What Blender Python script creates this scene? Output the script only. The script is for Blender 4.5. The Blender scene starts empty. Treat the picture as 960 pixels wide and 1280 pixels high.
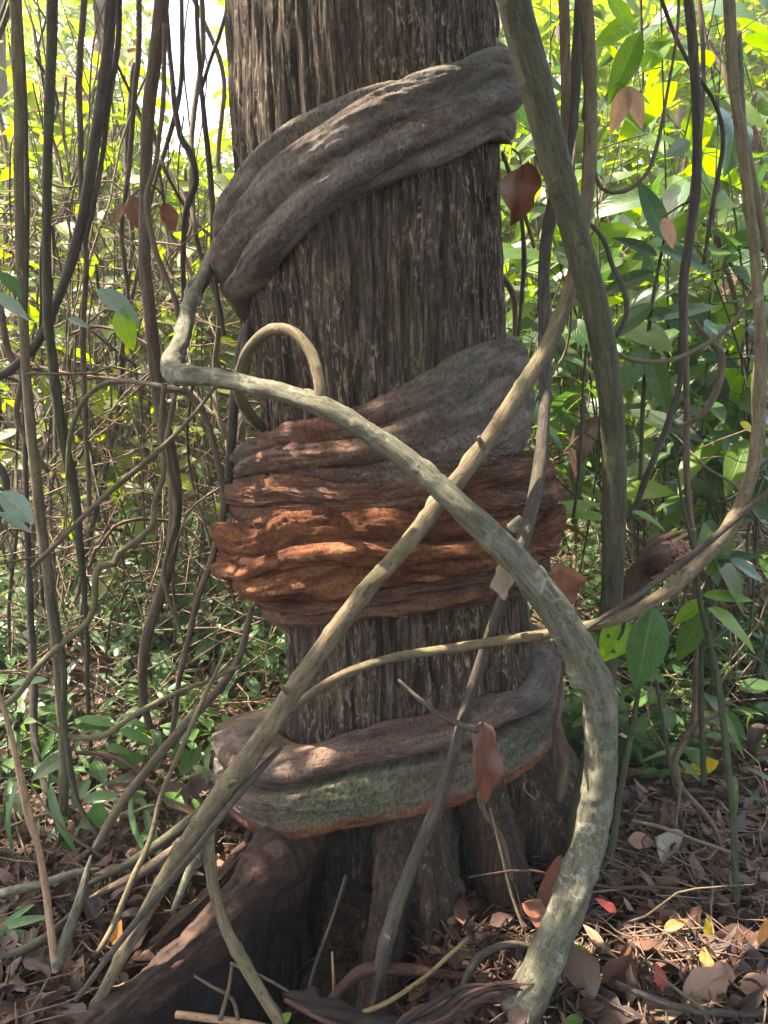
import bpy, math, random
import numpy as np
from mathutils import Vector, Matrix

# ------------------------------------------------------------------ camera, sky, sun, exposure
S = bpy.context.scene
COL = S.collection
CAMZ, PITCH, F = 1.4, math.radians(8.0), 924.0
cam = bpy.data.cameras.new('camera')
cam.sensor_fit = 'VERTICAL'
cam.angle = 2 * math.atan(640 / F)
cam.clip_start = 0.05
cam.clip_end = 500
co = bpy.data.objects.new('camera', cam)
COL.objects.link(co)
co.location = (0, 0, CAMZ)
co.rotation_euler = (math.pi / 2 - PITCH, 0, 0)
S.camera = co
S.render.resolution_x, S.render.resolution_y = 768, 1024

SUN_EL, SUN_AZ = math.radians(64), math.radians(-82)      # azimuth from +Y, clockwise seen from above
SD = np.array([math.sin(SUN_AZ) * math.cos(SUN_EL), math.cos(SUN_AZ) * math.cos(SUN_EL), math.sin(SUN_EL)])
w = bpy.data.worlds.new('World')
S.world = w
w.use_nodes = True
nt = w.node_tree
bg = nt.nodes['Background']
sky = nt.nodes.new('ShaderNodeTexSky')
sky.sky_type = 'NISHITA'
sky.sun_disc = False
sky.sun_elevation = SUN_EL
sky.sun_rotation = SUN_AZ
sky.air_density = 1.0
sky.dust_density = 3.0
nt.links.new(sky.outputs[0], bg.inputs[0])
bg.inputs[1].default_value = 0.15
sl = bpy.data.lights.new('sun', 'SUN')
sl.energy = 3.5
sl.angle = math.radians(0.5)
sl.color = (1.0, 0.95, 0.86)
so = bpy.data.objects.new('sun', sl)
COL.objects.link(so)
so.rotation_euler = Vector(SD).to_track_quat('Z', 'Y').to_euler()
S.view_settings.view_transform = 'Standard'
S.view_settings.look = 'None'
S.view_settings.exposure = 3.0
S.view_settings.gamma = 1.0
try:
    S.view_settings.use_white_balance = True
    S.view_settings.white_balance_temperature = 7300
    S.view_settings.white_balance_tint = 14
except Exception:
    pass
try:
    S.cycles.max_bounces = 6
    S.cycles.diffuse_bounces = 3
    S.cycles.transmission_bounces = 4
    S.cycles.sample_clamp_indirect = 6
except Exception:
    pass

rng = np.random.default_rng(7)
random.seed(7)

# ------------------------------------------------------------------ helpers
def P(px, py, Y):
    """world point seen at photo pixel (px,py) at distance Y in front, and its depth"""
    dx, dy = (px - 480) / F, (640 - py) / F
    d = np.array([dx, math.cos(PITCH) + dy * math.sin(PITCH), -math.sin(PITCH) + dy * math.cos(PITCH)])
    t = Y / d[1]
    return np.array([0, 0, CAMZ]) + d * t, t

def hash3(ix, iy, iz, seed):
    h = (ix * 374761393 + iy * 668265263 + iz * 2147483647 + seed * 1274126177) & 0xffffffff
    h = ((h ^ (h >> 13)) * 1274126177) & 0xffffffff
    h = ((h ^ (h >> 15)) * 2246822519) & 0xffffffff
    return ((h ^ (h >> 16)) & 0xffffff) / float(0xffffff)

def noise3(x, y, z, seed=0):
    x, y, z = np.broadcast_arrays(np.asarray(x, float), np.asarray(y, float), np.asarray(z, float))
    xi, yi, zi = np.floor(x).astype(np.int64), np.floor(y).astype(np.int64), np.floor(z).astype(np.int64)
    fx, fy, fz = x - xi, y - yi, z - zi
    u, v, w_ = fx * fx * (3 - 2 * fx), fy * fy * (3 - 2 * fy), fz * fz * (3 - 2 * fz)
    r = 0
    for a in (0, 1):
        for b in (0, 1):
            for c in (0, 1):
                r = r + hash3(xi + a, yi + b, zi + c, seed) * (u if a else 1 - u) * (v if b else 1 - v) * (w_ if c else 1 - w_)
    return r * 2 - 1

def fbm(x, y, z, o=4, seed=0):
    r, a = 0, 1.0
    t = 0
    for i in range(o):
        r = r + a * noise3(x * 2 ** i, y * 2 ** i, z * 2 ** i, seed + i * 17)
        t += a
        a *= .5
    return r / t

def sstep(a, b, x):
    t = np.clip((x - a) / (b - a), 0, 1)
    return t * t * (3 - 2 * t)

def ground_h(x, y):
    x, y = np.asarray(x, float), np.asarray(y, float)
    h = 0.035 * fbm(x * 1.7, y * 1.7, 0.3, 3, 5)
    h = h + 0.07 * np.exp(-((x - .9) ** 2 + (y - 2.2) ** 2) / .5)          # litter mound right of the trunk
    h = h + 0.05 * np.exp(-((x - .15) ** 2 + (y - 1.62) ** 2) / .05)
    h = h - 0.36 * np.exp(-(np.abs((x + .31) / .38) ** 4 + np.abs((y - 1.62) / .46) ** 4))
    up = np.clip(y - 3.0, 0, None)
    up = np.minimum(up, 14 + .04 * np.clip(up - 14, 0, None))
    h = h + 0.22 * up + 0.012 * np.minimum(up, 14) ** 2
    h = h + sstep(2.5, 6, y) * 0.25 * fbm(x * .35, y * .35, 4.2, 3, 9)
    return h

def setp(o, label=None, cat=None, group=None, kind=None):
    if label and len(label.replace('-', ' ').split()) > 16: label = label.replace('leaning left, ', '').replace('leaning right, ', '').replace('upright, ', '')
    if label: o['label'] = label
    if cat: o['category'] = cat
    if group: o['group'] = group
    if kind: o['kind'] = kind
    return o

def mesh_np(name, V, Q, mat=None, smooth=True, attrs=None):
    me = bpy.data.meshes.new(name)
    V = np.asarray(V, np.float32).reshape(-1, 3)
    Q = np.asarray(Q, np.int32)
    k = Q.shape[1]
    me.vertices.add(len(V))
    me.vertices.foreach_set('co', V.ravel())
    me.loops.add(Q.size)
    me.loops.foreach_set('vertex_index', Q.ravel())
    me.polygons.add(len(Q))
    me.polygons.foreach_set('loop_start', np.arange(0, Q.size, k, dtype=np.int32))
    me.polygons.foreach_set('loop_total', np.full(len(Q), k, np.int32))
    me.update(calc_edges=True)
    me.validate()
    if smooth:
        me.polygons.foreach_set('use_smooth', np.ones(len(me.polygons), bool))
    for n, a in (attrs or {}).items():
        a = np.asarray(a, np.float32)
        if a.ndim == 1:
            at = me.attributes.new(n, 'FLOAT', 'POINT')
            at.data.foreach_set('value', a)
        else:
            at = me.attributes.new(n, 'FLOAT_VECTOR', 'POINT')
            at.data.foreach_set('vector', a.ravel())
    if mat: me.materials.append(mat)
    return me

def obj(name, me, parent=None, loc=None):
    o = bpy.data.objects.new(name, me)
    COL.objects.link(o)
    if loc is not None: o.location = loc
    if parent is not None: o.parent = parent
    return o

def grid_quads(n, m, close_m=False):
    i = np.arange(n - 1)[:, None]
    mm = m if close_m else m - 1
    j = np.arange(mm)[None, :]
    j2 = (j + 1) % m
    return np.stack([i * m + j, i * m + j2, (i + 1) * m + j2, (i + 1) * m + j], -1).reshape(-1, 4)

# ------------------------------------------------------------------ materials
class NT:
    def __init__(s, name):
        s.m = bpy.data.materials.new(name)
        s.m.use_nodes = True
        s.t = s.m.node_tree
        s.b = s.t.nodes['Principled BSDF']
        s.out = s.t.nodes['Material Output']
    def n(s, typ, **kw):
        nd = s.t.nodes.new(typ)
        for k, v in kw.items(): setattr(nd, k, v)
        return nd
    def l(s, a, b): s.t.links.new(a, b)
    def attr(s, nm): return s.n('ShaderNodeAttribute', attribute_name=nm)
    def coords(s, nm=None, scale=(1, 1, 1)):
        mp = s.n('ShaderNodeMapping')
        mp.inputs['Scale'].default_value = scale
        if nm: s.l(s.attr(nm).outputs['Vector'], mp.inputs['Vector'])
        else: s.l(s.n('ShaderNodeTexCoord').outputs['Object'], mp.inputs['Vector'])
        return mp.outputs[0]
    def noise(s, vec, scale, detail=5, rough=.6, dist=0):
        nd = s.n('ShaderNodeTexNoise')
        nd.inputs['Scale'].default_value = scale
        nd.inputs['Detail'].default_value = detail
        nd.inputs['Roughness'].default_value = rough
        nd.inputs['Distortion'].default_value = dist
        s.l(vec, nd.inputs['Vector'])
        return nd.outputs[0]
    def ramp(s, fac, stops, interp='LINEAR'):
        r = s.n('ShaderNodeValToRGB')
        r.color_ramp.interpolation = interp
        e = r.color_ramp.elements
        while len(e) < len(stops): e.new(.5)
        for k, (p, c) in enumerate(stops):
            e[k].position = p
            e[k].color = (*c, 1) if len(c) == 3 else c
        s.l(fac, r.inputs[0])
        return r.outputs[0]
    def mix(s, f, a, b, mode='MIX'):
        m = s.n('ShaderNodeMix', data_type='RGBA', blend_type=mode)
        if hasattr(f, 'links'): s.l(f, m.inputs[0])
        else: m.inputs[0].default_value = f
        for k, v in ((6, a), (7, b)):
            if hasattr(v, 'links'): s.l(v, m.inputs[k])
            else: m.inputs[k].default_value = (*v, 1)
        return m.outputs[2]
    def math(s, op, a, b=0.0, c=None):
        m = s.n('ShaderNodeMath', operation=op)
        for k, v in enumerate((a, b) if c is None else (a, b, c)):
            if hasattr(v, 'links'): s.l(v, m.inputs[k])
            else: m.inputs[k].default_value = v
        return m.outputs[0]
    def mask(s, fac, lo, hi):
        r = s.n('ShaderNodeMapRange')
        r.inputs[1].default_value = lo
        r.inputs[2].default_value = hi
        s.l(fac, r.inputs[0])
        return r.outputs[0]
    def bump(s, h, strength, dist, prev=None):
        b = s.n('ShaderNodeBump')
        b.inputs['Strength'].default_value = strength
        b.inputs['Distance'].default_value = dist
        s.l(h, b.inputs['Height'])
        if prev: s.l(prev, b.inputs['Normal'])
        return b.outputs[0]
    def done(s, col, rough=.85, normal=None, spec=.25):
        if hasattr(col, 'links'): s.l(col, s.b.inputs['Base Color'])
        else: s.b.inputs['Base Color'].default_value = (*col, 1)
        if hasattr(rough, 'links'): s.l(rough, s.b.inputs['Roughness'])
        else: s.b.inputs['Roughness'].default_value = rough
        s.b.inputs['Specular IOR Level'].default_value = spec
        if normal: s.l(normal, s.b.inputs['Normal'])
        return s.m

def trunk_material():
    k = NT('trunk_bark')
    h = k.attr('h').outputs['Fac']
    v1 = k.coords(None, (1, 1, .09))
    v2 = k.coords(None, (1, 1, .22))
    fine = k.noise(v1, 95, 7, .75, .5)
    flake = k.noise(k.coords(None, (1, 1, .33)), 52, 6, .75, 1.2)
    big = k.noise(k.coords(None, (1, 1, .5)), 3.2, 3)
    c = k.ramp(fine, [(.32, (.009, .006, .004)), (.46, (.050, .035, .024)), (.56, (.115, .082, .056)), (.69, (.27, .20, .135))])
    pale = k.mask(flake, .54, .60)
    c = k.mix(k.math('MULTIPLY', pale, k.mask(big, .36, .56)), c, (.36, .265, .17))
    c = k.mix(k.math('MULTIPLY', k.mask(h, .42, .18), .5), c, (.016, .010, .008))
    rust = k.mask(k.noise(v2, 6, 3), .58, .72)
    c = k.mix(k.math('MULTIPLY', rust, .45), c, (.13, .055, .03))
    moss = k.mask(k.noise(k.coords(None, (1, 1, .35)), 7, 4), .60, .74)
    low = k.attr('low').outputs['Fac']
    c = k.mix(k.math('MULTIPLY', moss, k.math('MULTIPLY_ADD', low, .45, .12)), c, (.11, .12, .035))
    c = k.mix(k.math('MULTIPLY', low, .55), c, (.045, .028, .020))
    n = k.bump(fine, 1.0, .012)
    n = k.bump(flake, .9, .014, n)
    return k.done(c, .9, n, .2)

def vine_material(name, dark, mid, light, lichen=(.32, .34, .26), lich=.5, moss=(.10, .13, .035), ms=.3, stretch=.15, sc=90):
    k = NT(name)
    v = k.coords('tc', (1, 1, stretch))
    vv = k.coords('tc', (1, 1, 1))
    oi = k.n('ShaderNodeObjectInfo').outputs['Random']
    off = k.n('ShaderNodeVectorMath', operation='ADD')
    cmb = k.n('ShaderNodeCombineXYZ')
    for i in range(3): k.l(k.math('MULTIPLY', oi, 37.0 + i * 11), cmb.inputs[i])
    k.l(vv, off.inputs[0]); k.l(cmb.outputs[0], off.inputs[1])
    vv = off.outputs[0]
    f = k.noise(v, sc, 5, .65, .4)
    c = k.ramp(f, [(.3, dark), (.5, mid), (.72, light)])
    l1 = k.mask(k.noise(vv, 22, 5, .7, .5), .68 - .12 * lich, .74 - .10 * lich)
    l2 = k.mask(k.noise(vv, 5, 2), .35, .6)
    c = k.mix(k.math('MULTIPLY', k.math('MULTIPLY', l1, l2), .8 * min(1, lich * 1.5)), c, lichen)
    c = k.mix(k.math('MULTIPLY', k.mask(k.noise(vv, 9, 4, .6), .45, .7), ms), c, moss)
    spots = k.mask(k.noise(vv, 60, 2, .5), .66, .70)
    c = k.mix(k.math('MULTIPLY', spots, .7), c, dark)
    ck = k.mask(k.noise(k.coords('tc', (1, 1, .3)), sc * 2.2, 4, .75, .3), .44, .36)
    c = k.mix(k.math('MULTIPLY', ck, .75), c, dark)
    gr = k.noise(vv, 260, 4, .8)
    c = k.mix(k.math('MULTIPLY', k.mask(gr, .42, .6), .35), c, light)
    rings = k.n('ShaderNodeTexNoise'); rings.inputs['Scale'].default_value = 1
    k.l(k.coords('tc', (8, 8, 70)), rings.inputs['Vector'])
    n = k.bump(f, .5, .004)
    n = k.bump(rings.outputs[0], .35, .003, n)
    n = k.bump(spots, .5, -.002, n)
    n = k.bump(ck, .6, -.003, n)
    n = k.bump(gr, .5, .002, n)
    return k.done(c, .8, n, .25)

def coil_material():
    k = NT('strangler_bark')
    v = k.coords('tc', (1, 1, .16))
    vv = k.coords('tc', (1, 1, 1))
    f = k.noise(v, 34, 6, .65, .6)
    g = k.noise(vv, 120, 5, .75)
    red = k.attr('red').outputs['Fac']
    moss = k.attr('moss').outputs['Fac']
    grey = k.ramp(f, [(.26, (.055, .042, .034)), (.44, (.165, .130, .105)), (.66, (.31, .26, .21))])
    rd = k.ramp(f, [(.28, (.035, .011, .007)), (.47, (.16, .056, .024)), (.70, (.36, .155, .070))])
    rn = k.math('ADD', red, k.math('MULTIPLY_ADD', k.noise(vv, 6, 4), .7, -.35))
    c = k.mix(k.mask(rn, .2, .8), grey, rd)
    lich = k.mask(k.noise(vv, 17, 5, .7, .4), .60, .68)
    c = k.mix(k.math('MULTIPLY', lich, k.math('MULTIPLY', k.mask(k.noise(vv, 4, 2), .45, .62), k.math('MULTIPLY_ADD', red, -.7, .75))), c, (.36, .35, .29))
    mn = k.math('ADD', moss, k.math('MULTIPLY_ADD', k.noise(v, 14, 6, .7), 1.3, -.65))
    c = k.mix(k.math('MULTIPLY', k.mask(mn, .35, .95), .75), c, k.ramp(g, [(.35, (.065, .082, .036)), (.65, (.20, .22, .12))]))
    c = k.mix(k.math('MULTIPLY', k.mask(k.noise(k.coords('tc', (1, 1, .10)), 110, 5, .75, .3), .45, .34), k.math('MULTIPLY_ADD', red, .4, .25)), c, (.022, .012, .010))
    dk = k.mask(g, .55, .35)
    c = k.mix(k.math('MULTIPLY', dk, .6), c, (.03, .016, .012))
    n = k.bump(f, .7, .012)
    fb = k.noise(k.coords('tc', (1, 1, .07)), 130, 5, .75, .3)
    n = k.bump(fb, .9, .008, n)
    n = k.bump(g, 1.0, .010, n)
    n = k.bump(k.noise(vv, 30, 5, .7), .6, .012, n)
    return k.done(c, .92, n, .15)

def leaf_material(name, stops, rattr=False, trans=.55, rough=.45, vein=.25, spots=0.0, tstops=None):
    k = NT(name)
    r = k.attr('rnd').outputs['Fac'] if rattr else k.n('ShaderNodeObjectInfo').outputs['Random']
    tc = k.attr('luv').outputs['Vector']
    sep = k.n('ShaderNodeSeparateXYZ'); k.l(tc, sep.inputs[0])
    c = k.ramp(r, stops)
    # side veins slant from the midrib
    av = k.math('ABSOLUTE', sep.outputs[1])
    ph = k.math('MULTIPLY', k.math('SUBTRACT', sep.outputs[0], k.math('MULTIPLY', av, .35)), 62.0)
    sv = k.mask(k.math('SINE', ph), .80, 1.0)
    mid = k.mask(av, .07, .02)
    vn = k.math('MAXIMUM', k.math('MULTIPLY', sv, .6), mid)
    lighter = k.mix(.5, c, (.35, .42, .15) if not spots else (.10, .05, .03))
    c = k.mix(k.math('MULTIPLY', vn, vein), c, lighter)
    pos = k.coords(None, (1, 1, 1))
    if not spots:
        br = k.mask(k.math('ADD', k.noise(pos, 3.5, 4, .7), k.math('MULTIPLY', av, .10)), .70, .76)
        c = k.mix(k.math('MULTIPLY', br, .8), c, (.16, .10, .04))
    blot = k.noise(pos, 9, 4, .6)
    c = k.mix(k.math('MULTIPLY', k.mask(blot, .45, .65), .3), c, k.mix(.6, c, (.02, .02, .01)))
    if spots:
        sp = k.mask(k.noise(pos, 55, 3, .7), .62, .68)
        c = k.mix(k.math('MULTIPLY', sp, spots), c, (.28, .20, .13))
        sp2 = k.mask(k.noise(pos, 35, 3, .7), .60, .64)
        c = k.mix(k.math('MULTIPLY', sp2, spots), c, (.02, .012, .008))
    k.done(c, rough, k.bump(vn, .4, .002), .4)
    tr = k.n('ShaderNodeBsdfTranslucent')
    hs = k.n('ShaderNodeHueSaturation')
    hs.inputs['Hue'].default_value = .488 if not spots else .5
    hs.inputs['Saturation'].default_value = 1.25
    hs.inputs['Value'].default_value = 2.0 if not spots else 1.0
    k.l(c, hs.inputs['Color']); k.l(hs.outputs[0], tr.inputs[0])
    mx = k.n('ShaderNodeMixShader'); mx.inputs[0].default_value = trans
    k.l(k.b.outputs[0], mx.inputs[1]); k.l(tr.outputs[0], mx.inputs[2]); k.l(mx.outputs[0], k.out.inputs[0])
    return k.m

def ground_material():
    k = NT('forest_floor')
    p = k.coords(None)
    a = k.noise(p, 5, 6, .7)
    b = k.noise(p, 45, 6, .75, 1.0)
    c = k.ramp(b, [(.3, (.018, .011, .008)), (.5, (.06, .034, .022)), (.66, (.14, .085, .055)), (.8, (.26, .18, .12))])
    c = k.mix(k.mask(a, .4, .7), c, k.mix(.6, c, (.05, .06, .02)))
    return k.done(c, .95, k.bump(b, .9, .02), .15)

M_TRUNK = trunk_material()
M_COIL = coil_material()
M_GROUND = ground_material()
M_PALE = vine_material('lichened_vine_bark', (.026, .022, .015), (.082, .074, .048), (.17, .155, .105), lichen=(.27, .275, .21), lich=1.1, ms=.5, moss=(.07, .085, .032))
M_TAN = vine_material('tan_vine_bark', (.04, .028, .016), (.105, .075, .042), (.19, .145, .085), lich=.45, ms=.35)
M_GREENP = vine_material('green_grey_pole_bark', (.015, .013, .007), (.046, .042, .022), (.095, .088, .046), lich=.4, ms=.5, moss=(.040, .055, .02))
M_DARK = vine_material('dark_vine_bark', (.016, .012, .010), (.045, .034, .026), (.10, .08, .06), lich=.3, ms=.15)
M_BROWN = vine_material('brown_vine_bark', (.032, .020, .014), (.085, .055, .036), (.17, .12, .08), lich=.35, ms=.2)
M_REDW = vine_material('reddish_root_bark', (.014, .007, .005), (.048, .022, .015), (.125, .065, .042), lich=.1, ms=.06, stretch=.14, sc=48)
M_SHADE_DARK = vine_material('shade_and_dark_wood', (.006, .004, .004), (.015, .009, .008), (.034, .021, .017), lich=.05, ms=.1, stretch=.2, sc=40)  # near-black stands in for shade on buttress walls; own colour on rotten wood
M_ROOT = vine_material('dark_root_bark', (.009, .005, .004), (.030, .015, .010), (.085, .045, .030), lich=.1, ms=.08, stretch=.3, sc=55)
M_RUSTW = vine_material('rusty_bark', (.14, .06, .035), (.32, .16, .10), (.50, .31, .22), lich=0, ms=0, stretch=1, sc=70)
M_STEM = vine_material('green_stem', (.016, .018, .010), (.035, .042, .018), (.07, .08, .035), lich=.1, ms=.1)
M_WOOD = vine_material('raw_tan_wood', (.13, .07, .035), (.26, .15, .08), (.42, .28, .17), lich=.1, ms=.0)

G_R = [(0, (.050, .115, .012)), (.3, (.10, .20, .014)), (.55, (.030, .065, .014)), (.8, (.020, .045, .014)), (1, (.14, .24, .02))]
G_L = [(0, (.15, .21, .02)), (.4, (.10, .17, .02)), (.75, (.05, .09, .018)), (1, (.20, .24, .03))]
G_U = [(0, (.030, .085, .022)), (.4, (.05, .12, .028)), (.75, (.075, .14, .03)), (1, (.035, .07, .025))]
M_LEAF = leaf_material('sapling_leaf', G_R)
M_LEAFL = leaf_material('thicket_leaf', G_L)
M_HERB = leaf_material('undergrowth_leaf', G_U, trans=.35, rough=.35)
M_FAR = leaf_material('far_leaf', [(0, (.20, .27, .03)), (.45, (.14, .21, .025)), (.75, (.07, .12, .02)), (.9, (.25, .28, .05)), (1, (.15, .10, .055))], rattr=True, trans=.6)
M_CANOPY = leaf_material('canopy_leaf', [(0, (.05, .09, .014)), (1, (.07, .12, .02))], rattr=True, trans=.3)
M_HERO = leaf_material('dark_glossy_leaf', [(0, (.035, .085, .030)), (1, (.045, .10, .030))], trans=.3, rough=.3, vein=.35)
M_HEROB = leaf_material('bright_hero_leaf', [(0, (.11, .23, .015)), (1, (.15, .27, .03))], trans=.5, rough=.4, vein=.4)
D_ST = [(0, (.030, .018, .014)), (.2, (.065, .034, .024)), (.4, (.10, .050, .034)), (.55, (.022, .016, .014)), (.72, (.13, .055, .030)), (.86, (.075, .055, .045)), (.96, (.17, .095, .055)), (1, (.25, .17, .11))]
M_DEAD = leaf_material('dead_leaf', D_ST, trans=.12, rough=.55, vein=.5, spots=.5)
M_DEADR = leaf_material('litter_leaf', D_ST, rattr=True, trans=.12, rough=.55, vein=.5, spots=.4)
def dead_one(name, c, sp=.4, tr=.12, rough=.5): return leaf_material(name, [(0, c), (1, c)], trans=tr, rough=rough, vein=.45, spots=sp)
M_ORANGE = dead_one('orange_leaf', (.48, .19, .045), .2)
M_RED = dead_one('red_leaf', (.40, .055, .035), .15)
M_TANL = dead_one('tan_leaf', (.26, .135, .075), .4)
M_RUST = dead_one('rust_leaf', (.20, .075, .038), .5)
M_GREYL = dead_one('grey_dry_leaf', (.24, .20, .15), .5)
M_REDD = dead_one('red_brown_leaf', (.13, .050, .030), .6)
M_PINK = dead_one('pink_leaf', (.50, .30, .20), .25, .5)
M_SPECK = dead_one('speckled_leaf', (.13, .055, .035), 1.0)
M_SILVER = leaf_material('silver_leaf', [(0, (.14, .20, .15)), (1, (.18, .24, .18))], trans=.2, rough=.35, vein=.5)
M_YEL = leaf_material('yellow_leaf', [(0, (.50, .36, .03)), (1, (.42, .40, .04))], trans=.45, rough=.4)

# ------------------------------------------------------------------ tubes
def crspline(C, step):
    C = np.asarray(C, float)
    if len(C) < 3:
        C = np.vstack([C[0], (C[0] + C[-1]) / 2, C[-1]])
    E = np.vstack([2 * C[0] - C[1], C, 2 * C[-1] - C[-2]])
    out = []
    for i in range(1, len(E) - 2):
        p0, p1, p2, p3 = E[i - 1], E[i], E[i + 1], E[i + 2]
        n = max(2, int(np.linalg.norm(p2[:3] - p1[:3]) / step))
        t = np.linspace(0, 1, n, endpoint=False)[:, None]
        out.append(.5 * ((2 * p1) + (p2 - p0) * t + (2 * p0 - 5 * p1 + 4 * p2 - p3) * t ** 2 + (3 * p1 - p0 - 3 * p2 + p3) * t ** 3))
    out.append(E[-2][None])
    return np.vstack(out)

def tube_arrays(C, step=.012, sides=12, wob=.0, rough=.08, knots=0.0, seed=0, freq=9, flute=0.0, nodes=0.0):
    """C rows: x y z r. returns verts, quads, tc"""
    A = crspline(C, step)
    p, r = A[:, :3].copy(), np.clip(A[:, 3], .0006, None)
    n = len(p)
    d = np.linalg.norm(np.diff(p, axis=0), axis=1)
    s = np.concatenate([[0], np.cumsum(d)])
    if wob:
        for a in range(3):
            p[:, a] += wob * fbm(s * 4 + a * 31, seed * 7.1, .5, 3, 3) * np.minimum(1, np.minimum(s, s[-1] - s) / .1 + .1)
    T = np.gradient(p, axis=0)
    T /= np.linalg.norm(T, axis=1)[:, None] + 1e-9
    ref = np.array([0, -1, .1]) if abs(T[0][1]) < .8 else np.array([1, 0, 0])
    N = np.zeros_like(p)
    v = ref - T[0] * ref.dot(T[0]); v /= np.linalg.norm(v)
    for i in range(n):
        v = v - T[i] * v.dot(T[i]); v /= np.linalg.norm(v) + 1e-9
        N[i] = v
    B = np.cross(T, N)
    a = np.linspace(0, 2 * np.pi, sides, endpoint=False)
    ca, sa = np.cos(a), np.sin(a)
    R = r[:, None] * np.ones(sides)
    ns = fbm(ca[None] * 1.2 + seed * 3.3, sa[None] * 1.2, s[:, None] * freq, 3, seed)
    R = R * (1 + rough * ns * 1.6)
    if flute: R = R * (1 + flute * np.cos(3 * a[None] + s[:, None] * 6))
    if knots:
        kn = noise3(ca[None] * 1.5, sa[None] * 1.5, s[:, None] * 16 + seed, seed + 5)
        R = R * (1 + knots * np.clip(kn - .45, 0, 1) * 2.0)
    if nodes:
        nd = np.exp(-((np.mod(s + .03 * np.sin(s * 5), .21) - .1) / .009) ** 2)
        R = R * (1 + nodes * nd[:, None])
    V = p[:, None] + R[:, :, None] * (ca[None, :, None] * N[:, None] + sa[None, :, None] * B[:, None])
    V = V.reshape(-1, 3)
    Q = grid_quads(n, sides, True)
    rm = r.mean()
    tc = np.stack([np.broadcast_to(ca * rm, (n, sides)), np.broadcast_to(sa * rm, (n, sides)), np.broadcast_to(s[:, None], (n, sides))], -1).reshape(-1, 3)
    # caps (quads folded to the end centres)
    V = np.vstack([V, p[0] - T[0] * r[0] * .4, p[-1] + T[-1] * r[-1] * .4])
    tc = np.vstack([tc, [0, 0, 0], [0, 0, s[-1]]])
    c0, c1 = len(V) - 2, len(V) - 1
    j = np.arange(0, sides, 2)
    cap0 = np.stack([np.full_like(j, c0), (j + 2) % sides, (j + 1) % sides, j], -1)
    b = (n - 1) * sides
    cap1 = np.stack([np.full_like(j, c1), b + j, b + (j + 1) % sides, b + (j + 2) % sides], -1)
    return V, np.vstack([Q, cap0, cap1]), tc

def join_arrays(L):
    Vs, Qs, Ts, o = [], [], [], 0
    for V, Q, T in L:
        Vs.append(V); Qs.append(Q + o); Ts.append(T); o += len(V)
    return np.vstack(Vs), np.vstack(Qs), np.vstack(Ts)

def tube_mesh(name, C, mat, **kw):
    V, Q, tc = tube_arrays(C, **kw)
    return mesh_np(name, V, Q, mat, attrs={'tc': tc})

def px_path(pts):
    out = []
    for (x, y, Y, wd) in pts:
        p, t = P(x, y, Y)
        out.append([*p, .5 * wd / F * t])
    return np.array(out)

vseed = [0]
def vine(name, pts, mat, label, cat='vine', group=None, parent=None, **kw):
    vseed[0] += 1
    kw.setdefault('seed', vseed[0])
    kw.setdefault('sides', 10)
    o = obj(name, tube_mesh(name, px_path(pts), mat, **kw), parent)
    if parent is None: setp(o, label, cat, group)
    elif label: o['label'] = label
    return o

# ------------------------------------------------------------------ ground
def build_ground():
    ys = np.concatenate([np.linspace(-6, .8, 16), np.linspace(.85, 4.5, 170), np.linspace(4.6, 16, 90), np.linspace(17, 90, 24)])
    xs = np.concatenate([np.linspace(-60, -5.5, 16), np.linspace(-5, 5, 260), np.linspace(5.5, 60, 16)])
    X, Y = np.meshgrid(xs, ys)
    Z = ground_h(X, Y)
    near = (Y < 6)
    Z = Z + np.where(near, .018 * fbm(X * 14, Y * 14, 0, 3, 12), 0)
    V = np.stack([X, Y, Z], -1)
    o = obj('ground', mesh_np('ground', V, grid_quads(len(ys), len(xs)), M_GROUND))
    o['kind'] = 'structure'
build_ground()

# ------------------------------------------------------------------ the big tree
AY = 2.35
_rows = [-120, 0, 200, 400, 600, 800, 900, 1000, 1100, 1300]
_cx = [443, 449, 456, 470, 488, 508, 515, 522, 524, 526]
_hw = [165, 163.5, 163, 155, 151, 150, 152, 156, 162, 170]
_z, _ax, _r = [], [], []
for a_, b_, c_ in zip(_rows, _cx, _hw):
    p_, t_ = P(b_, a_, AY)
    _z.append(p_[2]); _ax.append(p_[0]); _r.append(t_ * (c_ / F) / math.sqrt(1 + (c_ / F) ** 2))
_z, _ax, _r = np.array(_z[::-1]), np.array(_ax[::-1]), np.array(_r[::-1])
def ax_x(z): return np.interp(z, _z, _ax)
def trunk_r(z): return np.interp(z, _z, _r)

def lobes(phi, z):
    """flare and fluting of the foot; phi degrees, 0 towards the camera, + to the right"""
    f = sstep(.62, -.1, z)
    r = 0
    for c, wd, amp in ((-9, 8, .19), (4, 8, .19), (28, 9, .21), (50, 10, .22), (84, 24, .24), (128, 16, .2), (175, 14, .22), (-128, 15, .2), (-58, 9, .10), (-80, 12, .12)):
        d = (phi - c + 180) % 360 - 180
        r = r + amp * np.exp(-(np.abs(d) / wd) ** 2.4)
    hol = -.13 * np.exp(-((((phi + 29) + 180) % 360 - 180) / 17.0) ** 4) * sstep(.45, .2, z)
    hol = hol - (.16 * np.exp(-((phi - 15.5) / 3.6) ** 2) + .10 * np.exp(-((phi - 39) / 3.5) ** 2) + .05 * np.exp(-((phi + 3) / 2) ** 2)) * sstep(.42, .1, z)
    return f * r + hol

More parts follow.
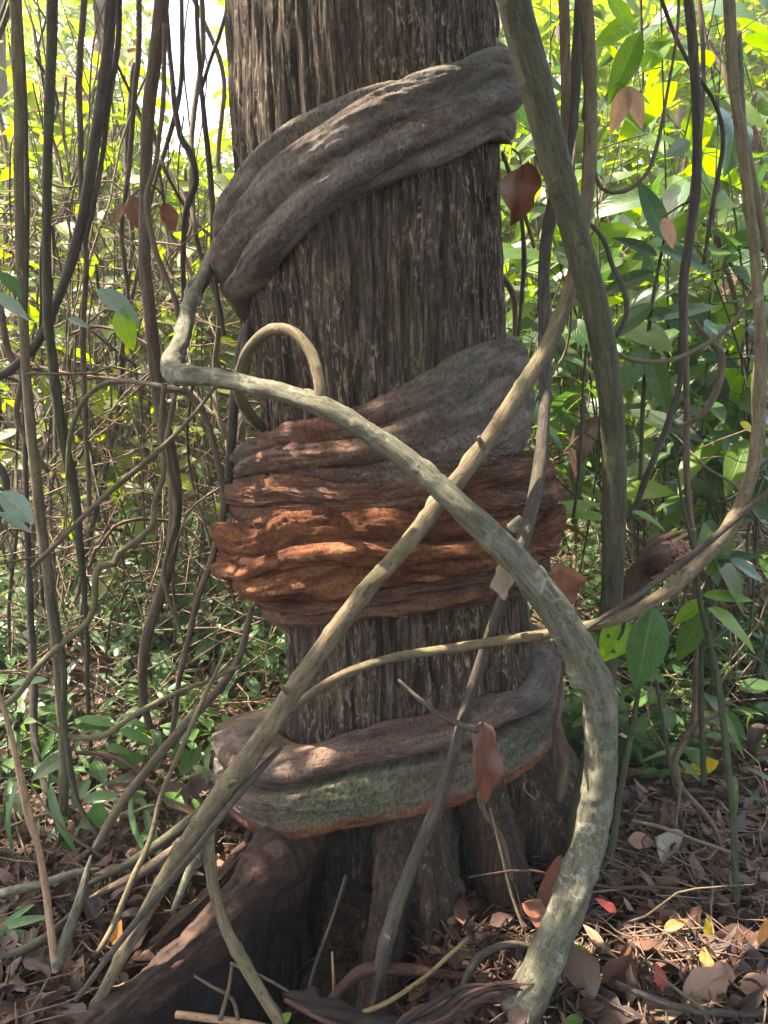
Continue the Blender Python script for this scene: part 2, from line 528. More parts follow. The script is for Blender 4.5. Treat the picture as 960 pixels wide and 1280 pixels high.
def build_trunk():
    root = obj('buttressed_tree', None, loc=(float(ax_x(0)), AY, 0))
    setp(root, 'massive rough-barked trunk in the middle, wrapped by the thick coiling stem', 'tree')
    phf = np.linspace(-100, 100, 760)
    phb = np.linspace(103, 257, 46)
    ph = np.concatenate([phf, phb])
    zs = np.concatenate([np.linspace(-.65, 2.75, 660), np.linspace(2.8, 9, 40)])
    PH, Z = np.meshgrid(ph, zs)
    R0 = np.where(Z > 2.7, trunk_r(2.7) - .012 * (Z - 2.7), trunk_r(np.minimum(Z, 2.7)))
    a = np.radians(PH)
    cx, cy = np.sin(a) * .38, -np.cos(a) * .38
    wv = .06 * fbm(cx * 3, cy * 3, Z * 2, 2, 4)
    r1 = fbm((cx + wv) * 34, (cy + wv) * 34, Z * 2.4, 4, 21)
    ridge = 1 - np.abs(r1) * 2.4
    r2 = fbm(cx * 75 + wv * 30, cy * 75, Z * 4.5, 3, 33)
    plates = np.clip(fbm(cx * 40, cy * 40, Z * 5 + 4, 3, 55), -.5, .5)
    disp = .0035 * ridge + .008 * r2 + .006 * np.sign(plates) * np.minimum(np.abs(plates) * 5, 1) * .6
    hh = np.clip(.5 + .35 * r1 + .35 * r2 + .5 * plates, 0, 1)
    crack = np.clip(1 - np.abs(fbm(cx * 14 + wv * 20, cy * 14, Z * .9, 3, 71)) * 9, 0, 1)
    disp -= .007 * crack
    hh = np.clip(hh - .35 * crack, 0, 1)
    big = .02 * fbm(cx * 5, cy * 5, Z * .9, 2, 90)
    R = R0 + disp + big + lobes(PH, Z)
    X = np.interp(Z, _z, _ax) + R * np.sin(a)
    Y = AY - R * np.cos(a)
    V = np.stack([X - ax_x(0), Y - AY, Z], -1)
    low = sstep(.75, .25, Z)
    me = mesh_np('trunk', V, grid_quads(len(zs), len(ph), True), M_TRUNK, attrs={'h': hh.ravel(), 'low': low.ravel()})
    # vertical order is upward: flip is harmless for cycles
    obj('trunk', me, root)
    return root
TREE = build_trunk()

def buttress(ridge, parent, mat, thick=.035, label=None):
    """fin-like root: ridge rows x y z r, sheet falls to the ground below it"""
    A = crspline(ridge, .006)
    A[:, :3] -= np.array([TREE.location.x, TREE.location.y, 0])
    n = len(A)
    T = np.gradient(A[:, :3], axis=0)
    side = np.cross(T, [0, 0, 1.0]); side[:, 2] = 0
    side /= np.linalg.norm(side, axis=1)[:, None] + 1e-9
    s = np.concatenate([[0], np.cumsum(np.linalg.norm(np.diff(A[:, :3], axis=0), axis=1))])
    prof = []                                # (side offset factor, drop factor of r, wall 0..1)
    for t in np.linspace(-1, 1, 41):
        prof.append(t)
    t = np.array(prof)
    V = np.zeros((n, len(t), 3))
    for j, tj in enumerate(t):
        u = abs(tj)
        r = A[:, 3]
        if u < .5:
            an = u / .5 * math.radians(130)
            off, drop = np.sin(an) * r, (1 - math.cos(an)) * r
        else:
            k = (u - .5) / .5
            off = r * (.766 * (1 - k) ** 1.5 + .5 + .5 * k * k)
            off = r * (.766 + (.5 - .766) * min(1, k * 4) + 1.2 * max(0, k - .6) ** 1.5)
            zt = A[:, 2] - 1.64 * r
            drop = 1.64 * r + k * (zt + .55)
        nz = fbm(A[:, 0] * 8 + tj, A[:, 1] * 8 + np.sign(tj) * 4, s * 3 + u * 5, 3, 44)
        rg = fbm(s * 3, tj * 9 + 0 * s, 0.3 + 0 * s, 4, 61)
        fl = fbm(s * 16 + .6 * u, u * 2.5, np.sign(tj) * 3 + 0 * s, 4, 63)
        ck = np.clip(1 - np.abs(fbm(s * 9, u * 3.5, 1.3 + 0 * s, 3, 65)) * 8, 0, 1)
        off = off + (.020 * nz + .012 * rg + .010 * fl - .006 * ck)
        V[:, j] = A[:, :3] + side * (np.sign(tj) * off)[:, None]
        V[:, j, 2] = A[:, 2] - drop + (.014 * rg + .008 * fl - .005 * ck) * (u < .5)
    tc = np.stack([np.broadcast_to(t * .1, (n, len(t))), V[:, :, 2], np.broadcast_to(s[:, None], (n, len(t)))], -1).reshape(-1, 3)
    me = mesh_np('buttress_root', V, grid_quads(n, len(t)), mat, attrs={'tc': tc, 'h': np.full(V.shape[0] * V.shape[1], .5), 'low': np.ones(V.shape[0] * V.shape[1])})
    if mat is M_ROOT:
        me.materials.append(M_SHADE_DARK)  # walls below the ridge get the hollow's shade as near-black colour
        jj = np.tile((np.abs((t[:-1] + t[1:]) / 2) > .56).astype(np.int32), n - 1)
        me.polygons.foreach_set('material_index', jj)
    o = obj('buttress_root', me, parent)
    if label: o['label'] = label
    return o

def pw(x, y, Y, r):
    p, t = P(x, y, Y)
    return [*p, r]
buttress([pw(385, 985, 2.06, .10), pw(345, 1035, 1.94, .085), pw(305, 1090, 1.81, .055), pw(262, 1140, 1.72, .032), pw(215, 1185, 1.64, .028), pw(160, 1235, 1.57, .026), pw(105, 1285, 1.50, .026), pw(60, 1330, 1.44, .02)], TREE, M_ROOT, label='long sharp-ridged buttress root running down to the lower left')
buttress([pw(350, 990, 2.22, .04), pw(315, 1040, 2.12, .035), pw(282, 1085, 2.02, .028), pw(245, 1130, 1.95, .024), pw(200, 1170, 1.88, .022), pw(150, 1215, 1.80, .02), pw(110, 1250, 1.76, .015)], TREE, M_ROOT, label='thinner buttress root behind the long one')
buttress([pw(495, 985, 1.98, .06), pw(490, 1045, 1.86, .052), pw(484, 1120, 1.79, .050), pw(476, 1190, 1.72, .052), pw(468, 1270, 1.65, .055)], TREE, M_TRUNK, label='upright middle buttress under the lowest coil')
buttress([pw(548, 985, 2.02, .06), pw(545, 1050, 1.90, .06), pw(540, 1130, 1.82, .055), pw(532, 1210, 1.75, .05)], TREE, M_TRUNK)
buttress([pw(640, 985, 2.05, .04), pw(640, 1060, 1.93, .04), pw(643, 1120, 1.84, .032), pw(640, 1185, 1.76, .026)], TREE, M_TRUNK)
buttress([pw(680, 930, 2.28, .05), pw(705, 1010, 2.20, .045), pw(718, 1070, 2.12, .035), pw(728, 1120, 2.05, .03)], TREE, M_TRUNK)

# ------------------------------------------------------------------ strangler coils
def to_cyl(px, py, k):
    """ray against the trunk grown by k -> phi (deg), z"""
    dx, dy = (px - 480) / F, (640 - py) / F
    d = np.array([dx, math.cos(PITCH) + dy * math.sin(PITCH), -math.sin(PITCH) + dy * math.cos(PITCH)])
    z = CAMZ + d[2] / d[1] * (AY - .3)
    for _ in range(8):
        R = float(trunk_r(z)) + k
        cx, cy = float(ax_x(z)), AY
        A = d[0] ** 2 + d[1] ** 2
        B = -2 * (d[0] * cx + d[1] * cy)
        C = cx * cx + cy * cy - R * R
        D = B * B - 4 * A * C
        t = (-B - math.sqrt(max(D, 0))) / (2 * A)
        z = CAMZ + d[2] * t
    x, y = d[0] * t, d[1] * t
    return math.degrees(math.atan2(x - cx, -(y - cy))), z

def k_sil(px, py):
    hi, t = P(px, py, AY)
    z = hi[2]
    cx = 480 + float(ax_x(z)) * F / t
    h = abs(px - cx) * t / F
    d = math.hypot(AY, float(ax_x(z)))
    return d * h / math.hypot(d, h) * 1.0 - float(trunk_r(z))

def semi(k): return np.minimum(.72 * k, .10 + .3 * (k - .14))

def coil_nodes(front, s0):
    """front: px, ytop, ybot, protrusion, red, moss ; s rises to the left (phi = -s)"""
    out = []
    xs = [f[0] for f in front]
    fr = []
    for (px, yt, yb, k, red, moss) in front:
        e = min(xs) if px < 480 else max(xs)
        wt = max(0, 1 - abs(px - e) / 110) ** .7
        k = k * (1 - wt) + wt * max(.05, k_sil(e, (yt + yb) / 2))
        fr.append((px, yt, yb, k, red, moss))
    for (px, yt, yb, k, red, moss) in fr:
        ph, _ = to_cyl(px, (yt + yb) / 2, k)
        hi = P(0, (yt + yb) / 2, AY)[0][2] > CAMZ
        c_, a_ = k - float(semi(k)), float(semi(k))
        _, zt = to_cyl(px, yt, c_ + a_ * (.6 if hi else 0))
        _, zb = to_cyl(px, yb, c_ + a_ * (0 if hi else .6))
        out.append((s0 - ph, zt, zb, k, red, moss))
    out.sort()
    return out

# turns of the one long stem, from the top down
T_A = [(646, 80, 182, .070, .05, .15), (625, 74, 192, .10, .05, .35), (585, 78, 203, .11, .05, .30), (530, 83, 218, .105, .08, .25), (470, 98, 238, .10, .05, .25), (415, 123, 263, .095, .05, .3), (365, 153, 298, .09, .05, .3), (320, 190, 335, .085, .05, .2), (290, 228, 368, .075, .05, .1), (272, 275, 375, .06, .05, .05)]
T_B = [(664, 425, 548, .075, .10, .1), (645, 420, 562, .10, .15, .25), (605, 440, 588, .115, .2, .45), (550, 470, 603, .12, .35, .45), (500, 495, 610, .12, .4, .3), (450, 512, 612, .12, .55, .1), (400, 524, 606, .13, .6, 0), (350, 529, 600, .13, .5, 0), (315, 538, 598, .115, .45, 0), (295, 560, 604, .10, .3, 0)]
T_C1 = [(697, 570, 632, .11, .72, 0), (660, 565, 640, .135, .68, 0), (600, 572, 652, .135, .68, 0), (540, 585, 662, .135, .72, 0), (480, 593, 665, .135, .72, 0), (420, 594, 660, .145, .72, 0), (360, 590, 652, .15, .68, 0), (315, 590, 655, .135, .7, 0), (282, 600, 650, .115, .6, 0)]
T_C2 = [(697, 622, 690, .11, .8, 0), (660, 632, 702, .14, .8, 0), (600, 645, 712, .15, .8, 0), (540, 648, 722, .155, .9, 0), (480, 640, 728, .165, .95, 0), (420, 632, 735, .18, 1, 0), (360, 630, 742, .19, 1, 0), (310, 642, 745, .175, 1, 0), (268, 655, 735, .14, .95, 0)]
T_C3 = [(687, 680, 720, .10, .66, 0), (650, 690, 738, .12, .66, 0), (590, 700, 755, .12, .66, 0), (520, 710, 768, .12, .7, 0), (450, 722, 778, .12, .66, 0), (390, 728, 780, .12, .66, 0), (350, 730, 778, .11, .6, 0), (322, 735, 770, .08, .6, 0)]
T_D = [(705, 822, 895, .085, .15, .25), (680, 838, 938, .11, .15, .5), (640, 858, 975, .125, .2, .6), (590, 885, 1000, .125, .3, .4), (530, 897, 1018, .13, .35, .4), (470, 903, 1028, .135, .35, .7), (410, 912, 1033, .14, .35, .8), (360, 918, 1036, .145, .35, .6), (320, 920, 1036, .14, .35, .2), (290, 922, 1020, .12, .3, .2), (267, 924, 1000, .10, .2, .35)]
turns = [T_A, T_B, T_C1, T_C2, T_C3, T_D]
NODES = [(-200, 3.15, 2.95, .09, .05, .1), (-150, 2.85, 2.6, .09, .05, .1)]
for i, T_ in enumerate(turns): NODES += coil_nodes(T_, 360 * i)
NODES += [(5 * 360 + 105, .31, .14, .20, .2, .2), (5 * 360 + 135, .27, .10, .12, .2, .2), (5 * 360 + 180, .02, -.14, .10, .2, .2), (5 * 360 + 220, -.1, -.25, .08, .2, .2)]
NODES = np.array(sorted(NODES))
for s_, a_, b_ in ((1838, .45, .20), (1848, .425, .165), (1859, .41, .15), (1876, .39, .155), (1905, .35, .14)):
    i_ = int(np.argmin(np.abs(NODES[:, 0] - s_)))
    NODES[i_, 1:3] = a_, b_
turn_kind = [0, 1, 2, 3, 4, 5]

def smooth_interp(x, xp, fp, sig):
    xf = np.arange(xp[0] - 30, xp[-1] + 30, 1.0)
    f = np.interp(xf, xp, fp)
    kx = np.arange(-3 * sig, 3 * sig + 1)
    kk = np.exp(-.5 * (kx / sig) ** 2); kk /= kk.sum()
    fs = np.convolve(np.pad(f, int(3 * sig), mode='edge'), kk, mode='valid')
    return np.interp(x, xf, fs)

def build_coils():
    root = obj('strangler_liana', None, loc=(float(ax_x(0)), AY, 0))
    setp(root, 'thick fluted liana coiled several times round the big trunk, rust-red in its middle turns', 'liana')
    names = [('greyish fluted top turn rising to the right', 0), ('diagonal second turn with green lichen at its right', 1), ('rust-brown fibrous turn above the bulging one', 2), ('bulging rust-red sunlit turn', 3), ('dark narrow turn under the red bulge', 4), ('mossy lowest turn with a reddish lower rim', 5)]
    nv = 150
    for ti in range(6):
        s_a, s_b = 360 * ti - 180, 360 * ti + 180
        if ti == 0: s_a = -200
        if ti == 5: s_b = NODES[-1][0]
        front = np.arange(360 * ti - 105, 360 * ti + 105, .42)
        s = np.concatenate([np.arange(s_a, 360 * ti - 105, 3.), front, np.arange(360 * ti + 105, s_b, 3.), [s_b]])
        zt = smooth_interp(s, NODES[:, 0], NODES[:, 1], 4)
        zb = smooth_interp(s, NODES[:, 0], NODES[:, 2], 4)
        k = smooth_interp(s, NODES[:, 0], NODES[:, 3], 4)
        red = smooth_interp(s, NODES[:, 0], NODES[:, 4], 4)
        mos = smooth_interp(s, NODES[:, 0], NODES[:, 5], 4)
        v = np.linspace(0, 2 * np.pi, nv, endpoint=False)      # 0 = outward, pi/2 = up
        Sg, Vg = np.meshgrid(s, v, indexing='ij')
        zm, b = ((zt + zb) / 2)[:, None], ((zt - zb) / 2)[:, None]
        kk = semi(k[:, None]) / .72
        kc = k[:, None] - semi(k[:, None])
        rt = trunk_r(np.clip(zm, -.3, 2.7))
        if ti == 5: rt = rt + .02 * sstep(60, 90, Sg - 1800)
        cv, sv = np.cos(Vg), np.sin(Vg)
        ex = .6 if ti in (2, 3) else .75
        ox = np.sign(cv) * np.abs(cv) ** ex * kk * .72
        oz = np.sign(sv) * np.abs(sv) ** .92 * b
        al = np.radians(Sg) * .5                                  # metres along, about
        # fold pattern: coordinate across the visible face
        fc = np.where(cv > 0, sv, np.sign(sv) * (2 - np.abs(sv)))
        ns = lambda fq, fl, o, sd: fbm(fc * fq, al * fl, 1.7 * ti + 0 * fc, o, sd)
        if ti == 0:
            c_ = fc * 2.3 + (al - 0.0) * 1.9 + .35 * ns(1, 2, 2, 6)
            fold = .044 * (np.abs(np.sin(c_ * 1.55)) ** .75 - .6) + .018 * ns(4, 3.4, 4, 8) + .002 * ns(18, 20, 3, 18)
            fold = fold + .02 * noise3(al * 9, fc * 2, 0 * fc, 4) * sstep(-40, -75, Sg)
        elif ti == 1:
            c_ = fc * 2.0 + al * 2.0 + .5 * ns(1, 2.5, 2, 6)
            fold = .034 * (np.abs(np.sin(c_ * 1.7)) ** .75 - .6) + .020 * ns(3.2, 5, 4, 8) + .006 * ns(16, 22, 3, 18)
        elif ti in (2, 4):
            c_ = fc * 2.2 + al * .7 + .7 * ns(1, 3, 2, 6)
            fold = .024 * (np.abs(np.sin(c_ * 1.5)) ** .7 - .6) + .024 * ns(2.4, 6, 3, 8) + .005 * ns(12, 22, 3, 18)
        elif ti == 3:
            c_ = fc * 3.2 + al * .9 + 1.3 * ns(1.2, 4.0, 3, 6)
            fold = .036 * (np.abs(np.sin(c_ * 1.25)) ** .7 - .6) + .038 * ns(2.6, 7, 3, 8) + .007 * ns(11, 24, 3, 18)
        else:
            g = fc - (.36 + .05 * np.sin(al * 3))
            groove = -.070 * np.exp(-(g / .10) ** 2) * (1 - .6 * sstep(1848, 1870, Sg)) + .015 * np.exp(-((g - .3) / .2) ** 2)
            rim = .018 * np.exp(-((fc + .78) / .18) ** 2)
            fold = groove + rim + .016 * ns(2.2, 4, 4, 8) + .005 * ns(14, 16, 3, 18) + .012 * noise3(al * 7, fc * 3, 0 * fc, 5) * sstep(40, 80, Sg - 1800)
        if ti in (2, 3): fold = fold + .022 * noise3(al * 4.2, fc * 1.3, 3.3 * ti + 0 * fc, 41)
        cr = np.clip(1 - np.abs(fbm(fc * 3.6 + .6 * noise3(al * 5, fc * 2, 0 * fc, 3), al * 2.6, 2.2 * ti + 0 * fc, 4, 51)) * 11, 0, 1)
        cr2 = np.clip(1 - np.abs(fbm(fc * 9, al * 5, 5.2 * ti + 0 * fc, 3, 57)) * 8, 0, 1)
        fold = fold - (.004 if ti in (0, 5) else .007 if ti == 1 else .013) * cr - (.0015 if ti in (0, 1, 5) else .005) * cr2 + (.0015 if ti in (0, 5) else .003) * fbm(fc * 40, al * 55, ti + 0 * fc, 2, 59)
        nx, nz = cv / np.maximum(kk * .72, .03), sv / np.maximum(b, .02)
        nl = np.sqrt(nx ** 2 + nz ** 2)
        nx, nz = nx / nl, nz / nl
        rad = rt + kc + ox + fold * nx
        Z = zm + oz + fold * nz * .8
        rad = np.maximum(rad, trunk_r(np.clip(Z, -.3, 2.7)) - .10)
        a = np.radians(-Sg)
        X = ax_x(np.clip(Z, -.3, 2.7)) + rad * np.sin(a) - ax_x(0)
        Y = -rad * np.cos(a)
        V = np.stack([X, Y, Z], -1)
        R_ = np.broadcast_to(red[:, None], Sg.shape).copy()
        Mo = np.broadcast_to(mos[:, None], Sg.shape).copy()
        if ti == 0:
            Mo = Mo * (.7 + 1.1 * sstep(-.2, .7, fc)) - .05
            R_ = R_ + .25 * np.exp(-((fc + .1) / .2) ** 2)
        if ti == 1:
            Mo = Mo * (.5 + .8 * sstep(-.3, .5, fc))
        if ti == 5:
            up = fc > .38
            Mo = np.where(up, Mo * .25, Mo * (1.35 - .9 * sstep(-.45, -.75, fc)))
            R_ = R_ + .75 * sstep(-.5, -.8, fc) + .1 * up
        tc = np.stack([fc * .10, np.cos(Vg) * .03, al], -1).reshape(-1, 3)
        me = mesh_np('coil', V, grid_quads(len(s), nv, True), M_COIL, attrs={'tc': tc, 'red': R_.ravel(), 'moss': Mo.ravel()})
        o = obj('coil', me, root)
        o['label'] = names[ti][0]
    # fibrous rootlets on the red turns
    L = []
    for i in range(150):
        if i < 90: px, py = rng.uniform(600, 680), rng.uniform(560, 640)
        else: px, py = rng.uniform(300, 600), rng.uniform(590, 700)
        ph, z = to_cyl(px, py, .17)
        R0 = float(trunk_r(z)) + .145
        ln = rng.uniform(.03, .10)
        an = rng.uniform(-.6, .6) + (math.pi if rng.random() < .5 else 0)
        C = []
        for j in range(4):
            t = j / 3
            a = math.radians(ph) + ln * t * math.cos(an) / R0
            zz = z + ln * t * math.sin(an)
            rr = R0 + .02 * math.sin(t * 3) + rng.uniform(-.004, .012)
            C.append([float(ax_x(zz)) + rr * math.sin(a) - float(ax_x(0)), -rr * math.cos(a), zz, .0011 * (1 - .5 * t)])
        L.append(tube_arrays(C, step=.015, sides=4, rough=0))
    V, Q, T_ = join_arrays(L)
    o = obj('fibrous_rootlets', mesh_np('fibrous_rootlets', V, Q, M_REDW, attrs={'tc': T_}), root)
    o['kind'] = 'stuff'
    return root
build_coils()

# ------------------------------------------------------------------ the vines and poles in front
def front_vines():
    v = vine('leaning_liana', [(292, 262, 2.45, 17), (268, 318, 2.35, 18), (240, 375, 2.15, 19), (226, 425, 2.0, 20), (214, 455, 1.90, 26), (222, 468, 1.82, 27), (262, 472, 1.76, 22), (330, 486, 1.70, 23), (400, 507, 1.63, 25), (455, 537, 1.60, 26), (520, 583, 1.56, 28), (580, 637, 1.53, 31), (638, 692, 1.52, 35), (690, 757, 1.53, 39), (727, 820, 1.54, 42), (748, 870, 1.55, 42), (751, 935, 1.56, 40), (745, 1005, 1.56, 41), (730, 1075, 1.55, 43), (702, 1150, 1.53, 45), (668, 1228, 1.50, 46), (630, 1310, 1.46, 48)],
             M_PALE, 'long pale lichened liana crossing before the coils and curving to the ground at right', sides=32, step=.004, rough=.13, knots=.45, nodes=.04, freq=20, flute=.04)
    vine('side_shoot', [(401, 508, 1.63, 15), (399, 480, 1.64, 14), (390, 445, 1.67, 14), (370, 418, 1.70, 14), (345, 411, 1.74, 14), (322, 424, 1.82, 14), (305, 450, 1.90, 14), (298, 490, 1.98, 14), (310, 515, 2.05, 14), (328, 535, 2.15, 12)], M_TAN, 'hooked shoot arching up beside the trunk', parent=v, sides=14, step=.006, nodes=.12, knots=.3)
    vine('side_shoot', [(300, 475, 1.92, 12), (308, 420, 2.2, 11), (320, 380, 2.45, 10), (330, 330, 2.7, 9)], M_DARK, None, parent=v)
    STEM = vine('slanting_pole', [(722, -60, 1.98, 18), (733, 20, 1.98, 18), (738, 120, 1.97, 17), (736, 210, 1.96, 17), (728, 290, 1.93, 17), (712, 362, 1.87, 18), (688, 425, 1.78, 20), (648, 492, 1.70, 21), (598, 567, 1.655, 21), (545, 633, 1.63, 21), (500, 690, 1.62, 22), (452, 745, 1.61, 23), (402, 813, 1.61, 24), (368, 862, 1.60, 25), (328, 922, 1.60, 26), (280, 988, 1.60, 27), (238, 1048, 1.60, 23), (205, 1100, 1.60, 19), (172, 1160, 1.60, 16), (142, 1215, 1.58, 15), (112, 1275, 1.56, 13)],
         M_TAN, 'slim tan stem slanting across the trunk from upper right to lower left', sides=16, step=.008, nodes=.14, knots=.5, rough=.08)
    for q_, (a_, b_, c_) in enumerate([((452, 748, 1.60), (458, 738, 1.585), (462, 730, 1.575)), ((604, 560, 1.64), (600, 552, 1.63), (598, 546, 1.62)), ((362, 868, 1.59), (356, 862, 1.575), (352, 858, 1.57)), ((285, 985, 1.59), (290, 978, 1.57), (296, 976, 1.56))]):
        vine('stub', [(*a_, 9), (*b_, 7), (*c_, 4)], M_TAN, None, parent=STEM, step=.003, rough=.25)
    for q_, (a_, b_, c_) in enumerate([((640, 660, 1.53), (646, 652, 1.515), (650, 646, 1.51))]):
        vine('knot', [(*a_, 16), (*b_, 12), (*c_, 7)], M_PALE, None, parent=v, step=.003, rough=.25)
    vine('green_grey_pole', [(628, -70, 1.72, 42), (643, 5, 1.72, 41), (668, 100, 1.74, 40), (692, 195, 1.75, 37), (718, 290, 1.77, 34), (743, 380, 1.79, 33), (759, 465, 1.81, 31), (767, 550, 1.83, 30), (768, 640, 1.85, 29), (766, 720, 1.87, 27), (761, 790, 1.90, 26), (755, 860, 1.93, 26), (742, 940, 1.96, 26), (728, 1000, 1.98, 26), (718, 1060, 1.98, 26)],
         M_GREENP, 'tall dark green-grey pole-like stem right of the trunk', cat='stem', sides=20, step=.010, nodes=.05, rough=.04)
    vine('dark_vine', [(726, -50, 2.1, 13), (722, 60, 2.1, 14), (712, 170, 2.05, 15), (690, 262, 2.06, 15), (680, 330, 2.03, 15), (681, 420, 1.95, 15), (680, 520, 1.80, 15), (670, 610, 1.70, 17), (652, 680, 1.63, 18), (628, 750, 1.62, 16), (604, 820, 1.66, 14), (584, 880, 1.66, 14), (568, 940, 1.65, 15), (548, 1005, 1.65, 15), (520, 1070, 1.65, 16), (494, 1140, 1.64, 18), (477, 1205, 1.60, 19), (464, 1290, 1.54, 20)],
         M_DARK, 'dark blackish vine hanging down right side then slanting before the middle buttress', sides=14, step=.010, rough=.1, knots=.4)
    v = vine('arching_thin_vine', [(326, 940, 1.78, 8), (345, 905, 1.72, 10), (372, 880, 1.69, 11), (420, 848, 1.67, 11), (480, 825, 1.66, 11), (560, 811, 1.64, 12), (640, 799, 1.60, 12), (700, 790, 1.58, 13), (745, 780, 1.58, 14), (792, 765, 1.58, 15), (850, 727, 1.60, 16), (905, 668, 1.62, 17), (936, 605, 1.64, 16), (948, 530, 1.66, 15), (951, 440, 1.68, 14), (944, 320, 1.72, 13), (930, 200, 1.76, 13), (915, 90, 1.8, 12), (908, -40, 1.8, 12)],
         M_TAN, 'long thin vine running right across the lower trunk then climbing at the right edge', sides=12, step=.010, nodes=.1, knots=.3)
    vine('thin_dark_stick', [(700, 812, 1.56, 4), (745, 778, 1.55, 6), (800, 742, 1.55, 8), (870, 690, 1.57, 8), (930, 640, 1.59, 8), (985, 595, 1.6, 8)], M_DARK, 'thin straight dark stick lying along the tan vine at right', 'stick')
    vine('short_dark_stick', [(498, 850, 1.70, 4), (522, 872, 1.68, 6), (548, 892, 1.64, 7), (575, 905, 1.62, 8), (598, 914, 1.61, 9)], M_DARK, 'short dark broken stick poking out above the lowest coil', 'stick', knots=.6)
    vine('bowed_stem', [(264, 1030, 1.62, 11), (262, 1062, 1.60, 13), (267, 1110, 1.57, 14), (282, 1160, 1.54, 14), (303, 1200, 1.51, 16), (325, 1238, 1.48, 15), (352, 1282, 1.45, 15), (375, 1320, 1.42, 14)], M_TAN, 'bowed tan stem in front of the dark hollow at the trunk foot', sides=14, step=.007, nodes=.2, knots=.6)
    vine('thin_dark_stick', [(352, 934, 1.62, 6), (320, 968, 1.59, 9), (285, 1010, 1.57, 9), (235, 1075, 1.56, 9), (180, 1140, 1.54, 9), (140, 1190, 1.52, 8), (95, 1250, 1.5, 7)], M_DARK, 'dark stick lying along the slanting tan stem at lower left', 'stick')
    vine('hanging_root', [(612, 1010, 1.74, 4), (625, 1060, 1.72, 4), (640, 1120, 1.70, 4), (660, 1175, 1.66, 4), (672, 1195, 1.64, 3)], M_TAN, 'thin pale rootlet hanging straight below the red dead leaf', 'root', sides=6)
    vine('hanging_root', [(600, 990, 1.75, 10), (604, 1012, 1.74, 8), (628, 1050, 1.75, 7), (640, 1100, 1.76, 5)], M_TRUNK if False else M_BROWN, 'short brown root against the right side of the trunk foot', 'root', sides=6)
    vine('leaning_twig', [(432, 1095, 1.80, 4), (415, 1150, 1.76, 4), (395, 1205, 1.72, 5), (385, 1240, 1.7, 5)], M_DARK, 'faint twig leaning inside the dark hollow left of the middle buttress', 'twig', sides=8)
    vine('upright_twig', [(415, 1190, 1.6, 3), (417, 1230, 1.58, 4), (418, 1270, 1.55, 3)], M_WOOD, 'tiny upright pale twig in the hollow beside the middle buttress', 'twig', sides=6)
    vine('dark_hanging_stem', [(312, 395, 2.6, 10), (300, 440, 2.55, 12), (293, 500, 2.5, 12), (289, 560, 2.5, 12), (283, 640, 2.55, 10)], M_DARK, 'dark stem hanging just behind the trunk at left, level with the hooked shoot', 'stem')
    # roots, logs and sticks at the foot
    b = vine('dark_log', [(354, 1243, 1.50, 5), (370, 1250, 1.49, 15), (420, 1266, 1.46, 19), (480, 1282, 1.44, 20), (540, 1300, 1.42, 22)], M_SHADE_DARK, 'dark rotten branch lying at the bottom below the middle buttress', 'branch', sides=20, rough=.45, knots=.9, step=.004, flute=.15, freq=16)
    vine('splinter', [(356, 1250, 1.48, 5), (400, 1272, 1.45, 8), (450, 1290, 1.43, 10)], M_REDW, None, parent=b, rough=.4, step=.005)
    vine('surface_root', [(400, 1275, 1.56, 14), (425, 1240, 1.57, 15), (455, 1214, 1.59, 15), (500, 1212, 1.60, 14), (545, 1216, 1.59, 12), (590, 1222, 1.57, 10)], M_REDW, 'curved reddish root crossing the foot of the middle buttress', 'root', sides=12, rough=.2)
    b = vine('surface_root', [(490, 1300, 1.40, 20), (540, 1270, 1.43, 24), (590, 1250, 1.46, 20), (635, 1238, 1.48, 14), (672, 1222, 1.5, 4)], M_REDW, 'thick frayed root lying between the buttresses and the pale liana', 'root', sides=20, rough=.45, step=.004, flute=.2, freq=18, knots=.6)
    for q in range(6):
        e = rng.normal(0, 5, 8)
        vine('strand', [(500 + e[0], 1292 + e[1], 1.40, 6), (545 + e[2], 1263 + e[3], 1.42, 7), (592 + e[4], 1243 + e[5], 1.45, 6), (645 + e[6] * 3, 1232 + e[7] * 2, 1.47, 2)], [M_REDW, M_SHADE_DARK][q % 2], None, parent=b, rough=.3, wob=.01, step=.008)
    vine('surface_root', [(575, 1262, 1.48, 9), (582, 1228, 1.52, 10), (600, 1195, 1.56, 10), (640, 1180, 1.58, 8), (680, 1188, 1.58, 7)], M_DARK, 'thin dark root arching over the litter right of the middle buttress', 'root')
    vine('fallen_twig', [(430, 1272, 1.46, 5), (480, 1255, 1.46, 6), (530, 1222, 1.5, 5), (568, 1188, 1.54, 5), (585, 1172, 1.56, 4)], M_YELW, 'thin yellowish twig slanting over the roots at the bottom', 'twig')
    vine('fallen_twig', [(220, 1268, 1.50, 9), (260, 1273, 1.49, 9), (310, 1280, 1.48, 9), (360, 1290, 1.46, 8)], M_WOOD, 'raw tan stick lying at the bottom edge left of the bowed stem', 'twig')
    vine('fallen_twig', [(243, 1220, 1.52, 3), (265, 1233, 1.51, 4), (290, 1248, 1.5, 5), (298, 1275, 1.48, 5)], M_BROWN, 'forked dead twig in front of the long buttress root', 'twig', sides=8)
    vine('fallen_twig', [(290, 1205, 1.52, 4), (286, 1235, 1.5, 5), (275, 1275, 1.48, 6)], M_BROWN, 'upright dead twig crossing the forked twig at the bottom', 'twig', sides=8)
    vine('fallen_twig', [(288, 1204, 1.52, 4), (330, 1222, 1.5, 4), (362, 1240, 1.5, 3)], M_BROWN, 'thin dead twig running right behind the bowed stem', 'twig', sides=8)
M_YELW = vine_material('yellow_twig', (.06, .04, .02), (.15, .10, .04), (.24, .17, .08), lich=0, ms=0)
front_vines()

